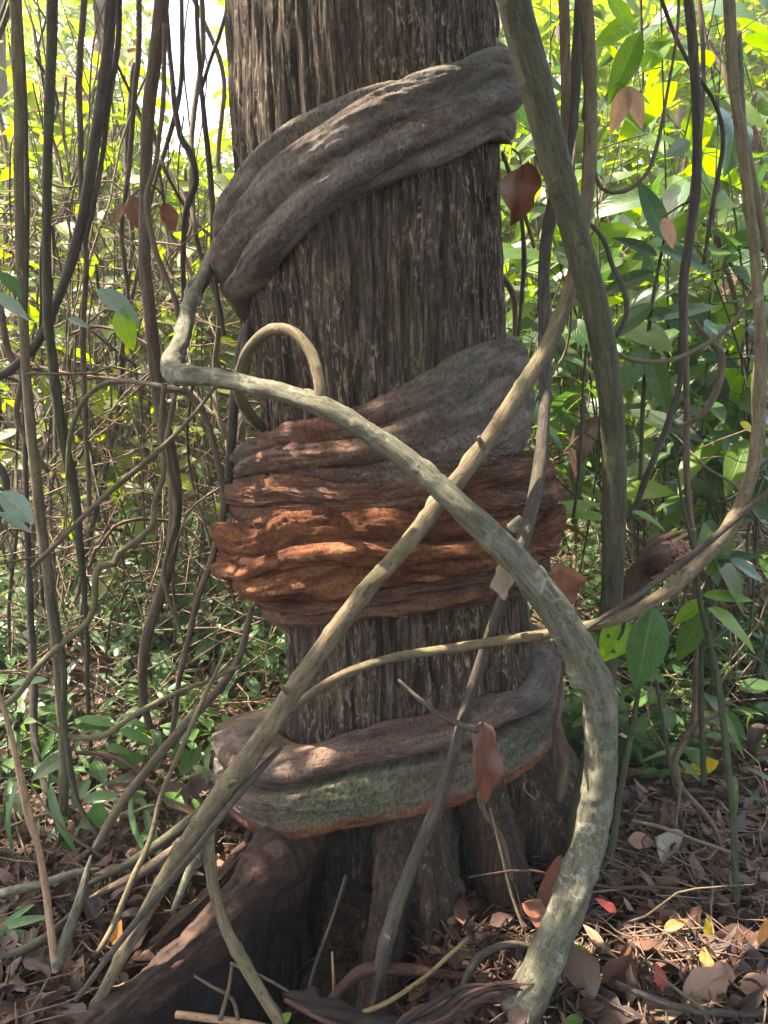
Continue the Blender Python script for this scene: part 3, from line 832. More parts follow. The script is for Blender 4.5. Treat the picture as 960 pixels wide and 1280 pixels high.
# ------------------------------------------------------------------ named vines of the left thicket
def left_vines():
    V = [
     ('stem', M_TAN, 'straight grey-tan stem nearest the left edge', [(16, -40, 2.2, 15), (22, 120, 2.2, 14), (24, 260, 2.2, 13), (30, 400, 2.2, 13), (38, 520, 2.2, 14), (52, 650, 2.2, 15), (66, 760, 2.2, 15), (76, 880, 2.2, 14), (80, 1000, 2.2, 13), (78, 1080, 2.25, 12)]),
     ('stem', M_GREENP, 'second straight stem from the left edge, dark green-grey', [(68, -40, 2.35, 15), (62, 140, 2.35, 14), (58, 300, 2.35, 13), (62, 420, 2.35, 14), (76, 530, 2.35, 14), (92, 610, 2.4, 13), (98, 660, 2.4, 12), (106, 760, 2.45, 7), (112, 900, 2.5, 6), (116, 1010, 2.6, 6)]),
     ('stem', M_BROWN, 'thin stem passing between the second stem and the forked dark one at top left', [(108, -40, 2.6, 9), (100, 80, 2.6, 9), (100, 200, 2.6, 8), (108, 330, 2.6, 8), (104, 430, 2.6, 8), (108, 540, 2.6, 7), (112, 640, 2.6, 6)]),
     ('forked_vine', M_DARK, 'dark thick vine bending left as it comes down at top left', [(142, -40, 2.5, 15), (134, 60, 2.5, 15), (124, 140, 2.5, 16), (110, 230, 2.5, 15), (96, 300, 2.5, 15), (78, 360, 2.5, 13), (50, 420, 2.5, 12), (20, 455, 2.5, 12), (-20, 480, 2.5, 12)]),
     ('vine', M_DARK, 'thin dark vine beside the bending dark one, joining it lower down', [(150, -40, 2.55, 8), (148, 50, 2.55, 8), (138, 110, 2.52, 8), (128, 190, 2.52, 7), (116, 260, 2.5, 7), (106, 300, 2.5, 7)]),
     ('vine', M_BROWN, 'wavy thin brown vine left of the thick upright vine', [(174, -40, 2.7, 8), (174, 60, 2.7, 8), (166, 140, 2.7, 7), (160, 220, 2.7, 7), (152, 290, 2.7, 6), (160, 370, 2.7, 6), (150, 450, 2.7, 6)]),
     ('thick_vine', M_BROWN, 'thickest upright vine of the left thicket, twisting as it descends', [(206, -40, 2.5, 20), (196, 60, 2.5, 20), (186, 140, 2.5, 19), (182, 230, 2.5, 17), (182, 330, 2.5, 17), (190, 420, 2.5, 17), (198, 500, 2.5, 18), (210, 560, 2.5, 19), (219, 620, 2.5, 19), (214, 690, 2.5, 17), (198, 750, 2.5, 16), (183, 800, 2.5, 15), (178, 860, 2.55, 12), (188, 910, 2.6, 10)]),
     ('vine', M_TAN, 'pale thin vine twined around the thickest upright vine', [(206, 30, 2.42, 6), (204, 120, 2.42, 6), (196, 200, 2.42, 6), (184, 250, 2.4, 7), (190, 300, 2.4, 7), (206, 345, 2.42, 7), (222, 385, 2.42, 7), (226, 440, 2.45, 6), (214, 520, 2.42, 6), (208, 570, 2.4, 6), (220, 640, 2.4, 6), (205, 720, 2.42, 5), (226, 790, 2.45, 5)]),
     ('vine', M_BROWN, 'thin vine curving away from the sky gap at the top left', [(226, -30, 2.8, 6), (228, 60, 2.8, 6), (224, 120, 2.8, 6), (212, 170, 2.8, 6), (196, 220, 2.8, 5), (180, 290, 2.8, 5)]),
     ('vine', M_DARK, 'thin dark vine hanging alone before the bright gap at top left', [(243, -30, 2.4, 6), (250, 80, 2.4, 6), (258, 170, 2.4, 7), (266, 250, 2.4, 7), (267, 330, 2.4, 6), (280, 420, 2.4, 5)]),
     ('vine', M_DARK, 'thin dark vine slanting across the bright gap towards the trunk', [(292, -20, 2.9, 5), (276, 40, 2.9, 5), (262, 82, 2.9, 5), (252, 110, 2.9, 5)]),
     ('vine', M_DARK, 'knotted dark vine bending below the bright gap', [(205, -40, 2.75, 6), (212, 60, 2.75, 6), (218, 130, 2.72, 7), (226, 172, 2.7, 8), (238, 192, 2.7, 9), (244, 230, 2.7, 8), (232, 262, 2.7, 8), (228, 320, 2.7, 7), (230, 390, 2.7, 6)]),
     ('vine', M_BROWN, 'bowed brown vine just left of the red coils', [(208, 488, 2.2, 7), (232, 490, 2.2, 8), (255, 520, 2.2, 8), (272, 575, 2.2, 8), (280, 630, 2.2, 9), (268, 690, 2.2, 9), (248, 745, 2.2, 8), (236, 800, 2.2, 8), (222, 860, 2.25, 7), (214, 930, 2.3, 7)]),
     ('vine', M_TAN, 'thin vine making an arch below the thick vine at mid left', [(84, 600, 2.3, 5), (88, 550, 2.3, 6), (100, 510, 2.3, 6), (122, 485, 2.3, 6), (150, 477, 2.3, 6), (190, 480, 2.2, 6), (230, 487, 2.1, 5)]),
     ('vine', M_TAN, 'snaking tan vine wriggling down to the lower left', [(205, 480, 2.15, 6), (200, 540, 2.15, 6), (204, 590, 2.15, 6), (192, 630, 2.15, 7), (190, 655, 2.12, 8), (172, 675, 2.12, 8), (148, 692, 2.12, 8), (142, 705, 2.12, 9), (124, 707, 2.1, 8), (119, 722, 2.1, 8), (118, 755, 2.1, 8), (106, 780, 2.1, 8), (76, 805, 2.1, 8), (45, 835, 2.05, 8), (20, 870, 2.0, 8), (-20, 900, 2.0, 8)]),
     ('vine', M_BROWN, 'straight thin vine rising diagonally to the right at mid left', [(40, 710, 2.0, 6), (98, 652, 2.0, 6), (150, 605, 2.0, 7), (205, 558, 2.0, 6), (245, 515, 2.05, 5), (275, 475, 2.1, 5)]),
     ('pale_stick', M_WOOD, 'pale tan bent stick standing at the lower left edge', [(-12, 840, 1.7, 6), (2, 880, 1.7, 6), (20, 950, 1.7, 8), (36, 1022, 1.7, 10), (48, 1060, 1.7, 8), (58, 1120, 1.68, 9), (66, 1180, 1.65, 10), (70, 1215, 1.62, 9)]),
     ('stem', M_GREENP, 'stem splitting from the nearest left stem low down, greenish', [(62, 740, 2.1, 9), (72, 790, 2.1, 10), (79, 840, 2.1, 9), (82, 920, 2.1, 9), (96, 1000, 2.05, 8), (122, 1045, 2.0, 7)]),
     ('stem', M_BROWN, 'thin brown stem leaning left of the lowest coil', [(315, 760, 2.3, 7), (300, 820, 2.3, 9), (270, 865, 2.2, 10), (232, 905, 2.1, 12), (185, 960, 2.0, 11), (148, 1010, 1.95, 12), (120, 1060, 1.9, 11)]),
     ('vine', M_TAN, 'tan thin vine sweeping left to right above the fallen stems', [(60, 905, 2.1, 6), (92, 922, 2.1, 7), (130, 918, 2.1, 7), (165, 895, 2.1, 7), (215, 868, 2.1, 6), (262, 850, 2.15, 5), (302, 832, 2.2, 5)]),
     ('vine', M_REDW, 'reddish thin vine bending down between the low left herbs', [(95, 941, 2.2, 5), (130, 943, 2.2, 6), (160, 955, 2.15, 6), (185, 978, 2.1, 6), (203, 998, 2.05, 5)]),
     ('fallen_pole', M_PALE, 'pale fallen stem reaching in from the lower left edge', [(-30, 1125, 1.9, 13), (20, 1112, 1.9, 13), (60, 1102, 1.9, 12), (95, 1090, 1.9, 9), (125, 1086, 1.9, 3)]),
     ('fallen_pole', M_GREENP, 'greenish fallen stem ending at the slanting tan stem', [(105, 1108, 1.82, 3), (125, 1098, 1.82, 8), (160, 1080, 1.82, 11), (200, 1052, 1.82, 12), (240, 1022, 1.85, 13), (275, 995, 1.9, 12), (300, 975, 2.0, 10)]),
     ('fallen_pole', M_BROWN, 'brown stem under the greenish fallen one', [(112, 1122, 1.76, 3), (135, 1110, 1.76, 8), (175, 1090, 1.76, 12), (215, 1062, 1.78, 12), (255, 1040, 1.82, 10)]),
     ('stick', M_PALE, 'pale greenish stick standing behind the long buttress root', [(270, 1022, 1.86, 3), (262, 1040, 1.85, 8), (245, 1070, 1.82, 12), (232, 1100, 1.8, 11), (216, 1140, 1.78, 8)]),
     ('stick', M_PALE, 'grey-white stick leaning over the litter at lower left', [(114, 1070, 1.76, 3), (108, 1092, 1.75, 8), (98, 1130, 1.72, 12), (84, 1170, 1.68, 14), (70, 1210, 1.62, 12)]),
     ('vine', M_TAN, 'long thin tan vine slanting down in front of the low left stems', [(292, 790, 2.02, 2), (278, 822, 2.0, 4), (240, 905, 1.9, 6), (205, 985, 1.8, 6), (188, 1050, 1.75, 7), (165, 1100, 1.7, 8), (140, 1160, 1.66, 8), (122, 1190, 1.62, 6)]),
     ('branch', M_GREENP, 'half-buried mossy branch entering from the lower left edge', [(-20, 1205, 1.7, 13), (25, 1190, 1.7, 14), (58, 1170, 1.7, 12), (85, 1146, 1.74, 8), (100, 1132, 1.76, 3)]),
     ('vine', M_DARK, 'dark vine curving down at the far left edge, middle height', [(-20, 560, 2.4, 11), (8, 600, 2.4, 10), (0, 640, 2.4, 9), (-20, 690, 2.4, 9)]),
     ('vine', M_BROWN, 'thin vine with a loop at the left edge above the grey leaf', [(0, 380, 2.6, 8), (10, 440, 2.6, 10), (28, 470, 2.6, 10), (20, 520, 2.6, 8), (40, 560, 2.6, 8), (60, 590, 2.6, 7)]),
     ('vine', M_DARK, 'upright dark vine at lower left, behind the pale bent stick', [(22, -40, 2.7, 6), (34, 200, 2.7, 6), (30, 480, 2.65, 6), (35, 700, 2.6, 7), (40, 800, 2.6, 9), (42, 880, 2.55, 10), (44, 930, 2.5, 9), (60, 1000, 2.4, 8), (70, 1060, 2.3, 7)]),
    ]
    for n, m, lab, pts in V:
        if pts[0][3] > 7: pts = [(a, b, c, d * .88) for a, b, c, d in pts]
        vine(n, pts, m, lab, n.replace('_', ' ').split()[-1], None, wob=.006, step=.02, sides=10, rough=.1, knots=.25)
left_vines()

def right_vines():
    V = [
     ('vine', M_BROWN, 'brown vine hanging in front of leaves between the green-grey pole and the slim one', [(703, -40, 1.95, 14), (706, 50, 1.95, 13), (707, 120, 1.95, 12), (704, 180, 1.98, 11), (700, 215, 2.0, 11)]),
     ('stem', M_DARK, 'tall dark wavy stem in the middle of the right-hand foliage', [(857, -40, 2.1, 11), (866, 60, 2.1, 12), (871, 150, 2.1, 12), (871, 230, 2.1, 12), (864, 290, 2.1, 11), (856, 350, 2.1, 11), (855, 420, 2.1, 9), (850, 480, 2.12, 7), (835, 530, 2.15, 8), (815, 580, 2.15, 8), (795, 630, 2.2, 8), (782, 650, 2.2, 7)]),
     ('vine', M_DARK, 'thin dark vine crossing the tall wavy stem near the top right', [(820, -20, 2.2, 5), (840, 35, 2.2, 5), (862, 80, 2.15, 5), (895, 130, 2.2, 5), (905, 180, 2.2, 6), (890, 260, 2.2, 6), (880, 330, 2.2, 5)]),
     ('stem', M_TAN, 'slim tan stem nearest the right edge at the top', [(912, -40, 2.0, 11), (916, 60, 2.0, 11), (922, 130, 2.0, 10), (936, 200, 2.0, 10), (950, 270, 2.0, 9), (966, 340, 2.0, 9)]),
     ('stem', M_PALE, 'pale straight stem behind the slim tan one at the right edge', [(922, 40, 2.6, 10), (928, 150, 2.6, 9), (936, 230, 2.6, 9), (946, 330, 2.6, 9), (950, 430, 2.6, 9), (945, 480, 2.6, 12), (948, 560, 2.7, 12)]),
     ('vine', M_BROWN, 'thin vine drawing an S below the crossing vines at top right', [(740, 200, 2.0, 5), (752, 236, 2.0, 5), (780, 240, 2.0, 5), (808, 218, 2.0, 5), (822, 180, 2.0, 5), (834, 110, 2.05, 4), (846, 40, 2.1, 4), (848, -20, 2.1, 4)]),
     ('vine', M_DARK, 'dark hooked vine beside the pole, curling back at mid height', [(735, 277, 1.95, 5), (755, 300, 1.95, 6), (766, 335, 1.95, 6), (780, 365, 1.95, 7), (782, 395, 1.95, 6), (770, 420, 1.95, 5), (755, 430, 1.95, 4)]),
     ('vine', M_TAN, 'long arching thin vine in the right foliage running up to the edge', [(762, 437, 2.0, 5), (790, 450, 2.0, 6), (830, 452, 2.0, 6), (870, 438, 2.0, 6), (905, 415, 2.0, 6), (935, 380, 2.0, 6), (965, 330, 2.0, 6)]),
     ('vine', M_BROWN, 'vine bent in a wide hook right of the pole', [(868, 402, 2.2, 6), (885, 425, 2.2, 8), (900, 440, 2.2, 9), (900, 470, 2.2, 9), (886, 505, 2.2, 8), (868, 525, 2.2, 7), (846, 533, 2.2, 7), (835, 515, 2.2, 5)]),
     ('vine', M_DARK, 'thin straight dark vine hanging close right of the pole', [(733, 430, 2.2, 3), (729, 500, 2.2, 4), (724, 590, 2.2, 4), (716, 655, 2.2, 4)]),
     ('stem', M_BROWN, 'upright brown stem in the right undergrowth above the broken log', [(870, -40, 2.6, 6), (878, 120, 2.5, 6), (862, 260, 2.45, 6), (856, 380, 2.4, 7), (858, 470, 2.4, 7), (858, 560, 2.4, 8), (862, 640, 2.4, 8), (868, 690, 2.4, 8), (872, 800, 2.4, 8), (868, 920, 2.4, 8)]),
     ('stem', M_STEM, 'long straight dark green stalk planted in the litter at right', [(842, 560, 1.95, 3), (852, 630, 1.92, 4), (866, 690, 1.9, 5), (876, 760, 1.9, 7), (893, 830, 1.9, 7), (904, 900, 1.88, 8), (912, 980, 1.85, 8), (918, 1060, 1.82, 8), (921, 1140, 1.80, 8)]),
     ('stem', M_STEM, 'dark green stalk leaning up behind the pale liana at right', [(800, 850, 1.95, 5), (792, 900, 1.95, 7), (782, 950, 1.94, 8), (772, 1010, 1.92, 8), (764, 1065, 1.9, 9)]),
     ('stem', M_DARK, 'thin black stalk in the right undergrowth beside the holed dry leaf', [(820, 850, 2.1, 4), (828, 900, 2.1, 4), (838, 960, 2.1, 5), (850, 1020, 2.1, 5), (858, 1075, 2.1, 5)]),
     ('vine', M_BROWN, 'brown stem crooked like an elbow in the lower right undergrowth', [(908, 885, 2.1, 6), (892, 896, 2.1, 7), (868, 908, 2.1, 7), (850, 935, 2.1, 8), (842, 965, 2.1, 8), (856, 990, 2.1, 8), (880, 1015, 2.08, 7), (898, 1045, 2.05, 6), (910, 1090, 2.02, 6)]),
     ('root', M_REDW, 'thin red-brown root hanging beside the right end of the lowest coil', [(705, 825, 1.85, 4), (698, 870, 1.85, 4), (692, 920, 1.88, 4), (694, 965, 1.9, 4)]),
     ('root', M_BROWN, 'brown root standing right of the trunk foot beside the pale liana', [(690, 880, 2.0, 8), (700, 920, 2.0, 12), (706, 960, 2.0, 14), (700, 1000, 2.0, 12)]),
     ('vine', M_DARK, 'thin dark twiggy vine with a bud hanging right of the trunk at coil height', [(628, 190, 2.6, 3), (640, 230, 2.6, 4), (652, 275, 2.6, 5), (655, 330, 2.6, 7), (652, 370, 2.6, 5), (648, 420, 2.6, 4)]),
     ('vine', M_TAN, 'pale thin vine slanting beside the big dead leaf right of the trunk', [(628, 192, 2.3, 5), (645, 235, 2.3, 5), (660, 280, 2.3, 5), (668, 310, 2.3, 4)]),
     ('vine', M_DARK, 'tangled dark vine beside the trunk at the very top right of it', [(612, -20, 2.6, 5), (622, 30, 2.6, 6), (618, 80, 2.6, 5), (640, 120, 2.6, 5), (636, 180, 2.6, 5)]),
     ('vine', M_BROWN, 'brown vine looping behind the trunk edge beneath the top right coil end', [(622, 340, 2.7, 8), (640, 365, 2.7, 8), (644, 400, 2.7, 7), (640, 440, 2.7, 7)]),
     ('twig', M_TAN, 'fallen thin branch lying along the top of the litter mound at right', [(790, 1026, 1.95, 4), (830, 1035, 1.95, 5), (870, 1050, 1.95, 4), (920, 1068, 1.98, 4)]),
     ('twig', M_TAN, 'thin pale twig slanting from the bottom right towards the litter', [(805, 1200, 1.55, 3), (840, 1232, 1.5, 4), (880, 1262, 1.45, 4)]),
     ('branch', M_DARK, 'dark branch lying along the bottom right edge', [(770, 1228, 1.50, 6), (810, 1246, 1.48, 9), (860, 1262, 1.46, 9), (930, 1268, 1.46, 10), (975, 1262, 1.46, 10)]),
    ]
    for n, m, lab, pts in V:
        vine(n, pts, m, lab, n, None, wob=.005, step=.02, sides=10, rough=.1, knots=.25)
    # broken log
    log = vine('broken_log', [(778, 765, 2.15, 8), (792, 742, 2.12, 26), (805, 715, 2.08, 32), (822, 690, 2.03, 34), (836, 680, 2.02, 30)], M_BROWN, 'broken rotten log end with torn rusty bark above the large hanging leaves', 'log', sides=20, step=.006, rough=.35, knots=.5)
    vine('branch_stub', [(806, 718, 2.08, 22), (824, 704, 1.98, 22), (832, 702, 1.97, 20)], M_REDW, None, parent=log, rough=.3)
    for q in range(46):
        a_ = rng.normal(0, 1, 6)
        x0, y0 = 812 + 14 * rng.random() , 700 + a_[0] * 9
        vine('torn_bark', [(x0, y0, 2.03, 7), (x0 + 14, y0 - 5 + a_[1] * 3, 2.0, 6), (x0 + 28 + a_[2] * 6, y0 - 6 + a_[3] * 6, 1.99, 4.5), (x0 + 40 + a_[4] * 9, y0 - 5 + a_[5] * 9, 1.98, 1.5)], [M_RUSTW, M_REDW, M_RUSTW][q % 3], None, parent=log, rough=.5, sides=5, step=.012)
right_vines()

# ------------------------------------------------------------------ filler vines and twigs
def where(px, py):
    if px < 480:
        c = 'at the far left edge' if px < 55 else 'behind the straight left stems' if px < 125 else 'by the thickest upright vine' if px < 235 else 'close to the trunk at left'
    else:
        c = 'just right of the trunk' if px < 725 else 'behind the greenish pole' if px < 800 else 'by the tall wavy stem' if px < 890 else 'by the right edge'
    r = 'high up' if py < 300 else 'at mid height' if py < 620 else 'low down' if py < 860 else 'low'
    return c, r

def filler_vines():
    n = 0
    for i in range(145):
        left = i < 105
        Y = rng.uniform(2.7, 5.5)
        if left: x0 = rng.uniform(-30, 330)
        else: x0 = rng.uniform(640, 985)
        kind = rng.random()
        wd = rng.choice([2, 2.5, 3, 3, 4, 4, 5, 7]) * (3.2 / Y) ** .3
        pts = []
        if kind < .45:      # hanging
            x, y = x0, rng.uniform(-60, 250)
            yend = rng.uniform(600, 980)
            dr = rng.normal(0, 18)
            while y < yend:
                pts.append((x, y, Y + rng.normal(0, .08), wd))
                st = rng.uniform(45, 120)
                x += dr * st / 80 + rng.normal(0, 13); y += st
        elif kind < .8:     # diagonal
            y = rng.uniform(250, 1000) if left else rng.uniform(150, 900)
            x = x0 - 80
            sl_ = rng.normal(0, .9)
            L = rng.uniform(120, 330); st = L / 5
            for k in range(6):
                pts.append((x, y, Y + rng.normal(0, .08), wd))
                x += st; y += sl_ * st * .6 + rng.normal(0, 12) + k * 4
        else:               # loop / arch
            cx, cy = x0, rng.uniform(400, 850)
            rx, ry = rng.uniform(25, 90), rng.uniform(50, 160)
            a0 = rng.uniform(-.3, .6)
            for k in range(9):
                a = a0 + k / 8 * rng.uniform(2.8, 3.4)
                pts.append((cx + rx * math.cos(a) + rng.normal(0, 5), cy - ry * math.sin(a) + max(0, k - 6) * 40, Y + .15 * math.sin(a * 2), wd))
        if left: pts = [p for p in pts if p[0] < 420]
        else: pts = [p for p in pts if p[0] > 600]
        if len(pts) < 3: continue
        mi = int(rng.integers(5))
        m = [M_DARK, M_BROWN, M_TAN, M_BROWN, M_GREENP][mi]
        side = 'left' if left else 'right'
        hue = ['blackish', 'brown', 'tan', 'brown', 'grey-green'][mi]
        c_, r_ = where(np.mean([p[0] for p in pts]), np.mean([p[1] for p in pts]))
        form = 'hanging' if kind < .45 else 'slanting' if kind < .8 else 'looping'
        thick = 'hair-thin' if wd < 3 else 'thin' if wd < 4.5 else 'finger-thick'
        far = 'nearer' if Y < 3.6 else 'farther' if Y < 4.6 else 'distant'
        vine('thin_liana', pts, m, f'{far} {thick} {hue} liana {form} {r_}, {c_}', 'liana', f'thin lianas tangled {side} of the trunk', wob=.012, step=.04, sides=6, rough=.1)
    # dead twigs among the undergrowth
    for i in range(190):
        left = rng.random() < .62
        x = rng.uniform(-4, -.25) if left else rng.uniform(.45, 3)
        y = rng.uniform(1.7, 6.5)
        x *= y / 4.5
        z = float(ground_h(x, y))
        L = rng.uniform(.2, .8)
        a = rng.uniform(0, 6.28); el = abs(rng.normal(.25, .4))
        d = np.array([math.cos(a) * math.cos(el), math.sin(a) * math.cos(el), math.sin(el)])
        C = []
        r = rng.uniform(.002, .006)
        for k in range(5):
            p = np.array([x, y, z + .03]) + d * L * k / 4 + rng.normal(0, .018, 3)
            C.append([*p, r * (1 - .15 * k)])
        mi = int(rng.integers(4)); m = [M_BROWN, M_TAN, M_REDW, M_WOOD][mi]
        vseed[0] += 1
        o = obj('dead_twig', tube_mesh('dead_twig', C, m, step=.05, sides=5, seed=vseed[0]))
        side = 'left' if left else 'right'
        setp(o, f"thin {'brown tan reddish raw-pale'.split()[mi]} dead twig in the litter, {'nearer' if y < 3 else 'farther' if y < 4.6 else 'distant'}, {where(480 + x / y * F, 900)[0]}", 'twig', f'dead twigs in the litter {side} of the trunk')
filler_vines()

# ------------------------------------------------------------------ leaves
def leaf_arrays(L, W, curl=.25, fold=.25, shape=0, wave=.0, seg=7, side=2, tip=1.0, seed=0):
    """leaf along +X, normal +Z; returns verts, quads, luv"""
    u = np.linspace(0, 1, seg + 1)
    if shape == 0: hw = np.sin(np.pi * np.clip(u, 0, 1) ** .80) ** .85 * (1 - .15 * u)        # elliptic
    elif shape == 1: hw = np.sin(np.pi * u ** .62) ** .9                                      # broad at the base
    elif shape == 2: hw = np.sin(np.pi * u ** 1.35) ** .9                                     # broad at the tip
    else: hw = np.sin(np.pi * u ** .7) ** .6 * .8                                             # strap
    hw = np.maximum(hw, .02) * W / 2
    hw[-1] = .002 * W; hw[0] = .03 * W
    v = np.linspace(-1, 1, 2 * side + 1)
    U, V = np.meshgrid(u, v, indexing='ij')
    y = V * hw[:, None]
    r = np.random.default_rng(seed)
    if wave > .3: y = y * (1 + .35 * wave * noise3(U * 4, V * 2, seed + .5, seed))
    th = curl * U ** 1.3
    x = L * U * (1 - .18 * np.abs(curl) * U)
    z = -L * .5 * curl * U ** 2 + fold * np.abs(y) + wave * W * .16 * noise3(U * 3.5, V * 1.4, seed * 3.1, 3) * (abs(V) + .3)
    P_ = np.stack([x, y, z], -1).reshape(-1, 3)
    luv = np.stack([U, V, 0 * U], -1).reshape(-1, 3)
    return P_, grid_quads(len(u), len(v)), luv

def leaf_variants(prefix, mat, n, W, **kw):
    out = []
    for i in range(n):
        k2 = dict(kw)
        k2['curl'] = kw.get('curl', .3) * rng.uniform(.4, 1.6)
        k2['fold'] = kw.get('fold', .2) * rng.uniform(.3, 1.6)
        Pv, Q, luv = leaf_arrays(1, W * rng.uniform(.85, 1.15), seed=int(rng.integers(999)), **k2)
        out.append(mesh_np(prefix, Pv, Q, mat, attrs={'luv': luv}))
    return out
LV_R = leaf_variants('leaf', M_LEAF, 5, .36, curl=.5, wave=.25)
LV_L = leaf_variants('leaf', M_LEAFL, 5, .46, curl=.4, wave=.25)
LV_D = leaf_variants('leaf', M_HERO, 5, .42, curl=.55, wave=.35)
LV_H = leaf_variants('leaf', M_HERB, 5, .42, curl=.5, wave=.2)
LV_N = leaf_variants('leaf', M_HERB, 3, .14, curl=.7, shape=3)
LV_Y = leaf_variants('leaf', M_YEL, 2, .42, curl=.5, wave=.3)
LV_RD = leaf_variants('leaf', M_DEAD, 3, .42, curl=1.2, wave=.9, fold=.5)

def orient(d, up=(0, 0, 1), roll=0.0):
    d = Vector(d).normalized()
    n = Vector(up) - d * Vector(up).dot(d)
    if n.length < .05: n = Vector((0, -1, .2)) - d * Vector((0, -1, .2)).dot(d)
    n.normalize()
    y = n.cross(d)
    M = Matrix((d, y, n)).transposed()
    return M @ Matrix.Rotation(roll, 3, 'X')

def add_leaf(parent, base, pos, d, L, meshes, up=(0, 0, 1), roll=0, name='leaf'):
    o = bpy.data.objects.new(name, meshes[int(rng.integers(len(meshes)))])
    M = orient(d, up, roll).to_4x4()
    for i in range(3): M[i][3] = pos[i] - base[i]
    o.matrix_basis = M @ Matrix.Scale(L, 4)
    o.parent = parent
    COL.objects.link(o)
    return o

def plant(name, base, top, nleaf, L, meshes, label, cat, group, stem_r=.005, start=.25, droop=.35, face=None, stemmat=None, extra=None, face_cam=.5):
    root = bpy.data.objects.new(name, None)
    COL.objects.link(root)
    root.location = base
    root.empty_display_size = .1
    setp(root, label, cat, group)
    base, top = np.asarray(base, float), np.asarray(top, float)
    mid = (base + top) / 2 + rng.normal(0, .06, 3) * np.linalg.norm(top - base)
    q = np.array([base, mid, top])
    arr = []
    S4 = np.column_stack([q, [stem_r, stem_r * .8, stem_r * .45]])
    A = crspline(S4, .05)
    St = S4.copy(); St[:, :3] -= base
    arr.append(tube_arrays(St, step=.06, sides=6, rough=.05))
    ga = rng.uniform(0, 6.28)
    specs = []
    for i in range(nleaf):
        t = start + (1 - start) * (i + .5) / nleaf
        k = min(len(A) - 1, int(t * (len(A) - 1)))
        p = A[k, :3]
        a = ga + i * 2.4 + rng.normal(0, .3)
        d = np.array([math.cos(a), math.sin(a) - .25, rng.normal(.05, .25)])
        d /= np.linalg.norm(d)
        ll = L * rng.uniform(.65, 1.2)
        pl = ll * rng.uniform(.15, .8)
        e = p + d * pl + np.array([0, 0, .25 * pl])
        arr.append(tube_arrays(np.array([[*(p - base), stem_r * .5], [*((p + e) / 2 - base + [0, 0, .03 * pl]), stem_r * .4], [*(e - base), stem_r * .35]]), step=.05, sides=4, rough=0))
        d2 = d + np.array([0, 0, -droop * rng.uniform(.3, 1.6)])
        specs.append((e, d2, ll))
    V, Q, T = join_arrays(arr)
    obj('stem', mesh_np('stem', V, Q, stemmat or M_STEM, attrs={'tc': T}), root)
    for e, d2, ll in specs:
        up = (rng.normal(0, .3), -face_cam * rng.uniform(0, 1.5), 1)
        ms = meshes
        if rng.random() < .008: ms, ll = LV_Y, ll * .6
        elif rng.random() < .03: ms = LV_RD
        add_leaf(root, base, e, d2, ll, ms, up=up, roll=rng.normal(0, .35))
    return root

# --- saplings right: big elongated leaves
def saplings():
    for i in range(62):
        Y = rng.uniform(2.9, 6.0)
        px = rng.uniform(640, 1010) if i % 8 else rng.uniform(600, 700)
        top_y = rng.uniform(-60, 420); LL = rng.uniform(.20, .36)
        top, _ = P(px, top_y, Y)
        bx = top[0] + rng.normal(0, .25)
        base = np.array([bx, Y + rng.normal(0, .2), float(ground_h(bx, Y)) - .02])
        if top[2] < base[2] + .5: top[2] = base[2] + .5
        plant('sapling', base, top, int(rng.integers(14, 22)), LL, LV_D if i % 3 == 1 else LV_R,
              f"{'near' if Y < 3.7 else 'farther' if Y < 4.9 else 'distant'} sapling, {'very long' if LL > .28 else 'long'}{' dark' if i % 3 == 1 else ''} leaves, {'leaning left' if top[0] < bx - .12 else 'leaning right' if top[0] > bx + .12 else 'upright'}, top {where(px, top_y)[1]}, {where(px, top_y)[0]}", 'sapling', 'saplings right of the trunk', stem_r=.006, start=.35, droop=.45)
    for i in range(58):
        Y = rng.uniform(3.6, 7.5)
        px = rng.uniform(-40, 300)
        top_y = rng.uniform(-80, 520); LL = rng.uniform(.12, .22)
        top, _ = P(px, top_y, Y)
        if px > 190: top[2] = min(top[2], P(px, 230, Y)[0][2])
        bx = top[0] + rng.normal(0, .25)
        base = np.array([bx, Y, float(ground_h(bx, Y)) - .02])
        if top[2] < base[2] + .5: top[2] = base[2] + .5
        plant('sapling', base, top, int(rng.integers(16, 26)), LL, LV_L,
              f"{'near' if Y < 4.8 else 'farther' if Y < 6.2 else 'distant'} sapling, {'small' if LL < .17 else 'medium'} leaves, {'leaning left' if top[0] < bx - .12 else 'leaning right' if top[0] > bx + .12 else 'upright'}, top {where(px, top_y)[1]}, {where(px, top_y)[0]}", 'sapling', 'saplings left of the trunk', stem_r=.006, start=.3, droop=.35)
    # undergrowth herbs
    for i in range(250):
        left = i % 2 == 0
        Y = rng.uniform(2.2, 6.5)
        u = rng.uniform(-60, 330) if left else rng.uniform(690, 1010)
        if not left and Y < 2.5: Y += .5
        x = (u - 480) / F * (Y * 1.08)
        z = float(ground_h(x, Y))
        h = rng.uniform(.08, .42)
        base = (x, Y, z - .01)
        top = (x + rng.normal(0, .05), Y + rng.normal(0, .05), z + h)
        kind = rng.random()
        side = 'left' if left else 'right'
        if kind < .82:
            plant('seedling', base, top, int(rng.integers(5, 11)), rng.uniform(.07, .15), LV_H, f"{'tiny' if h < .18 else 'knee-high' if h > .3 else 'low'} dark green seedling in the litter, {'nearer' if Y < 3.5 else 'farther' if Y < 5 else 'distant'}, {where(u, 900)[0]}", 'seedling', f'seedlings {side} of the trunk', stem_r=.0025, start=.35, droop=.1, face_cam=.35)
        else:
            plant('seedling', base, top, 9, rng.uniform(.18, .28), LV_N, f"{'nearer' if Y < 3.5 else 'farther' if Y < 5 else 'distant'} seedling with narrow arching leaves, {where(u, 900)[0]}", 'seedling', f'narrow-leaved seedlings {side} of the trunk', stem_r=.003, start=.2, droop=.1)
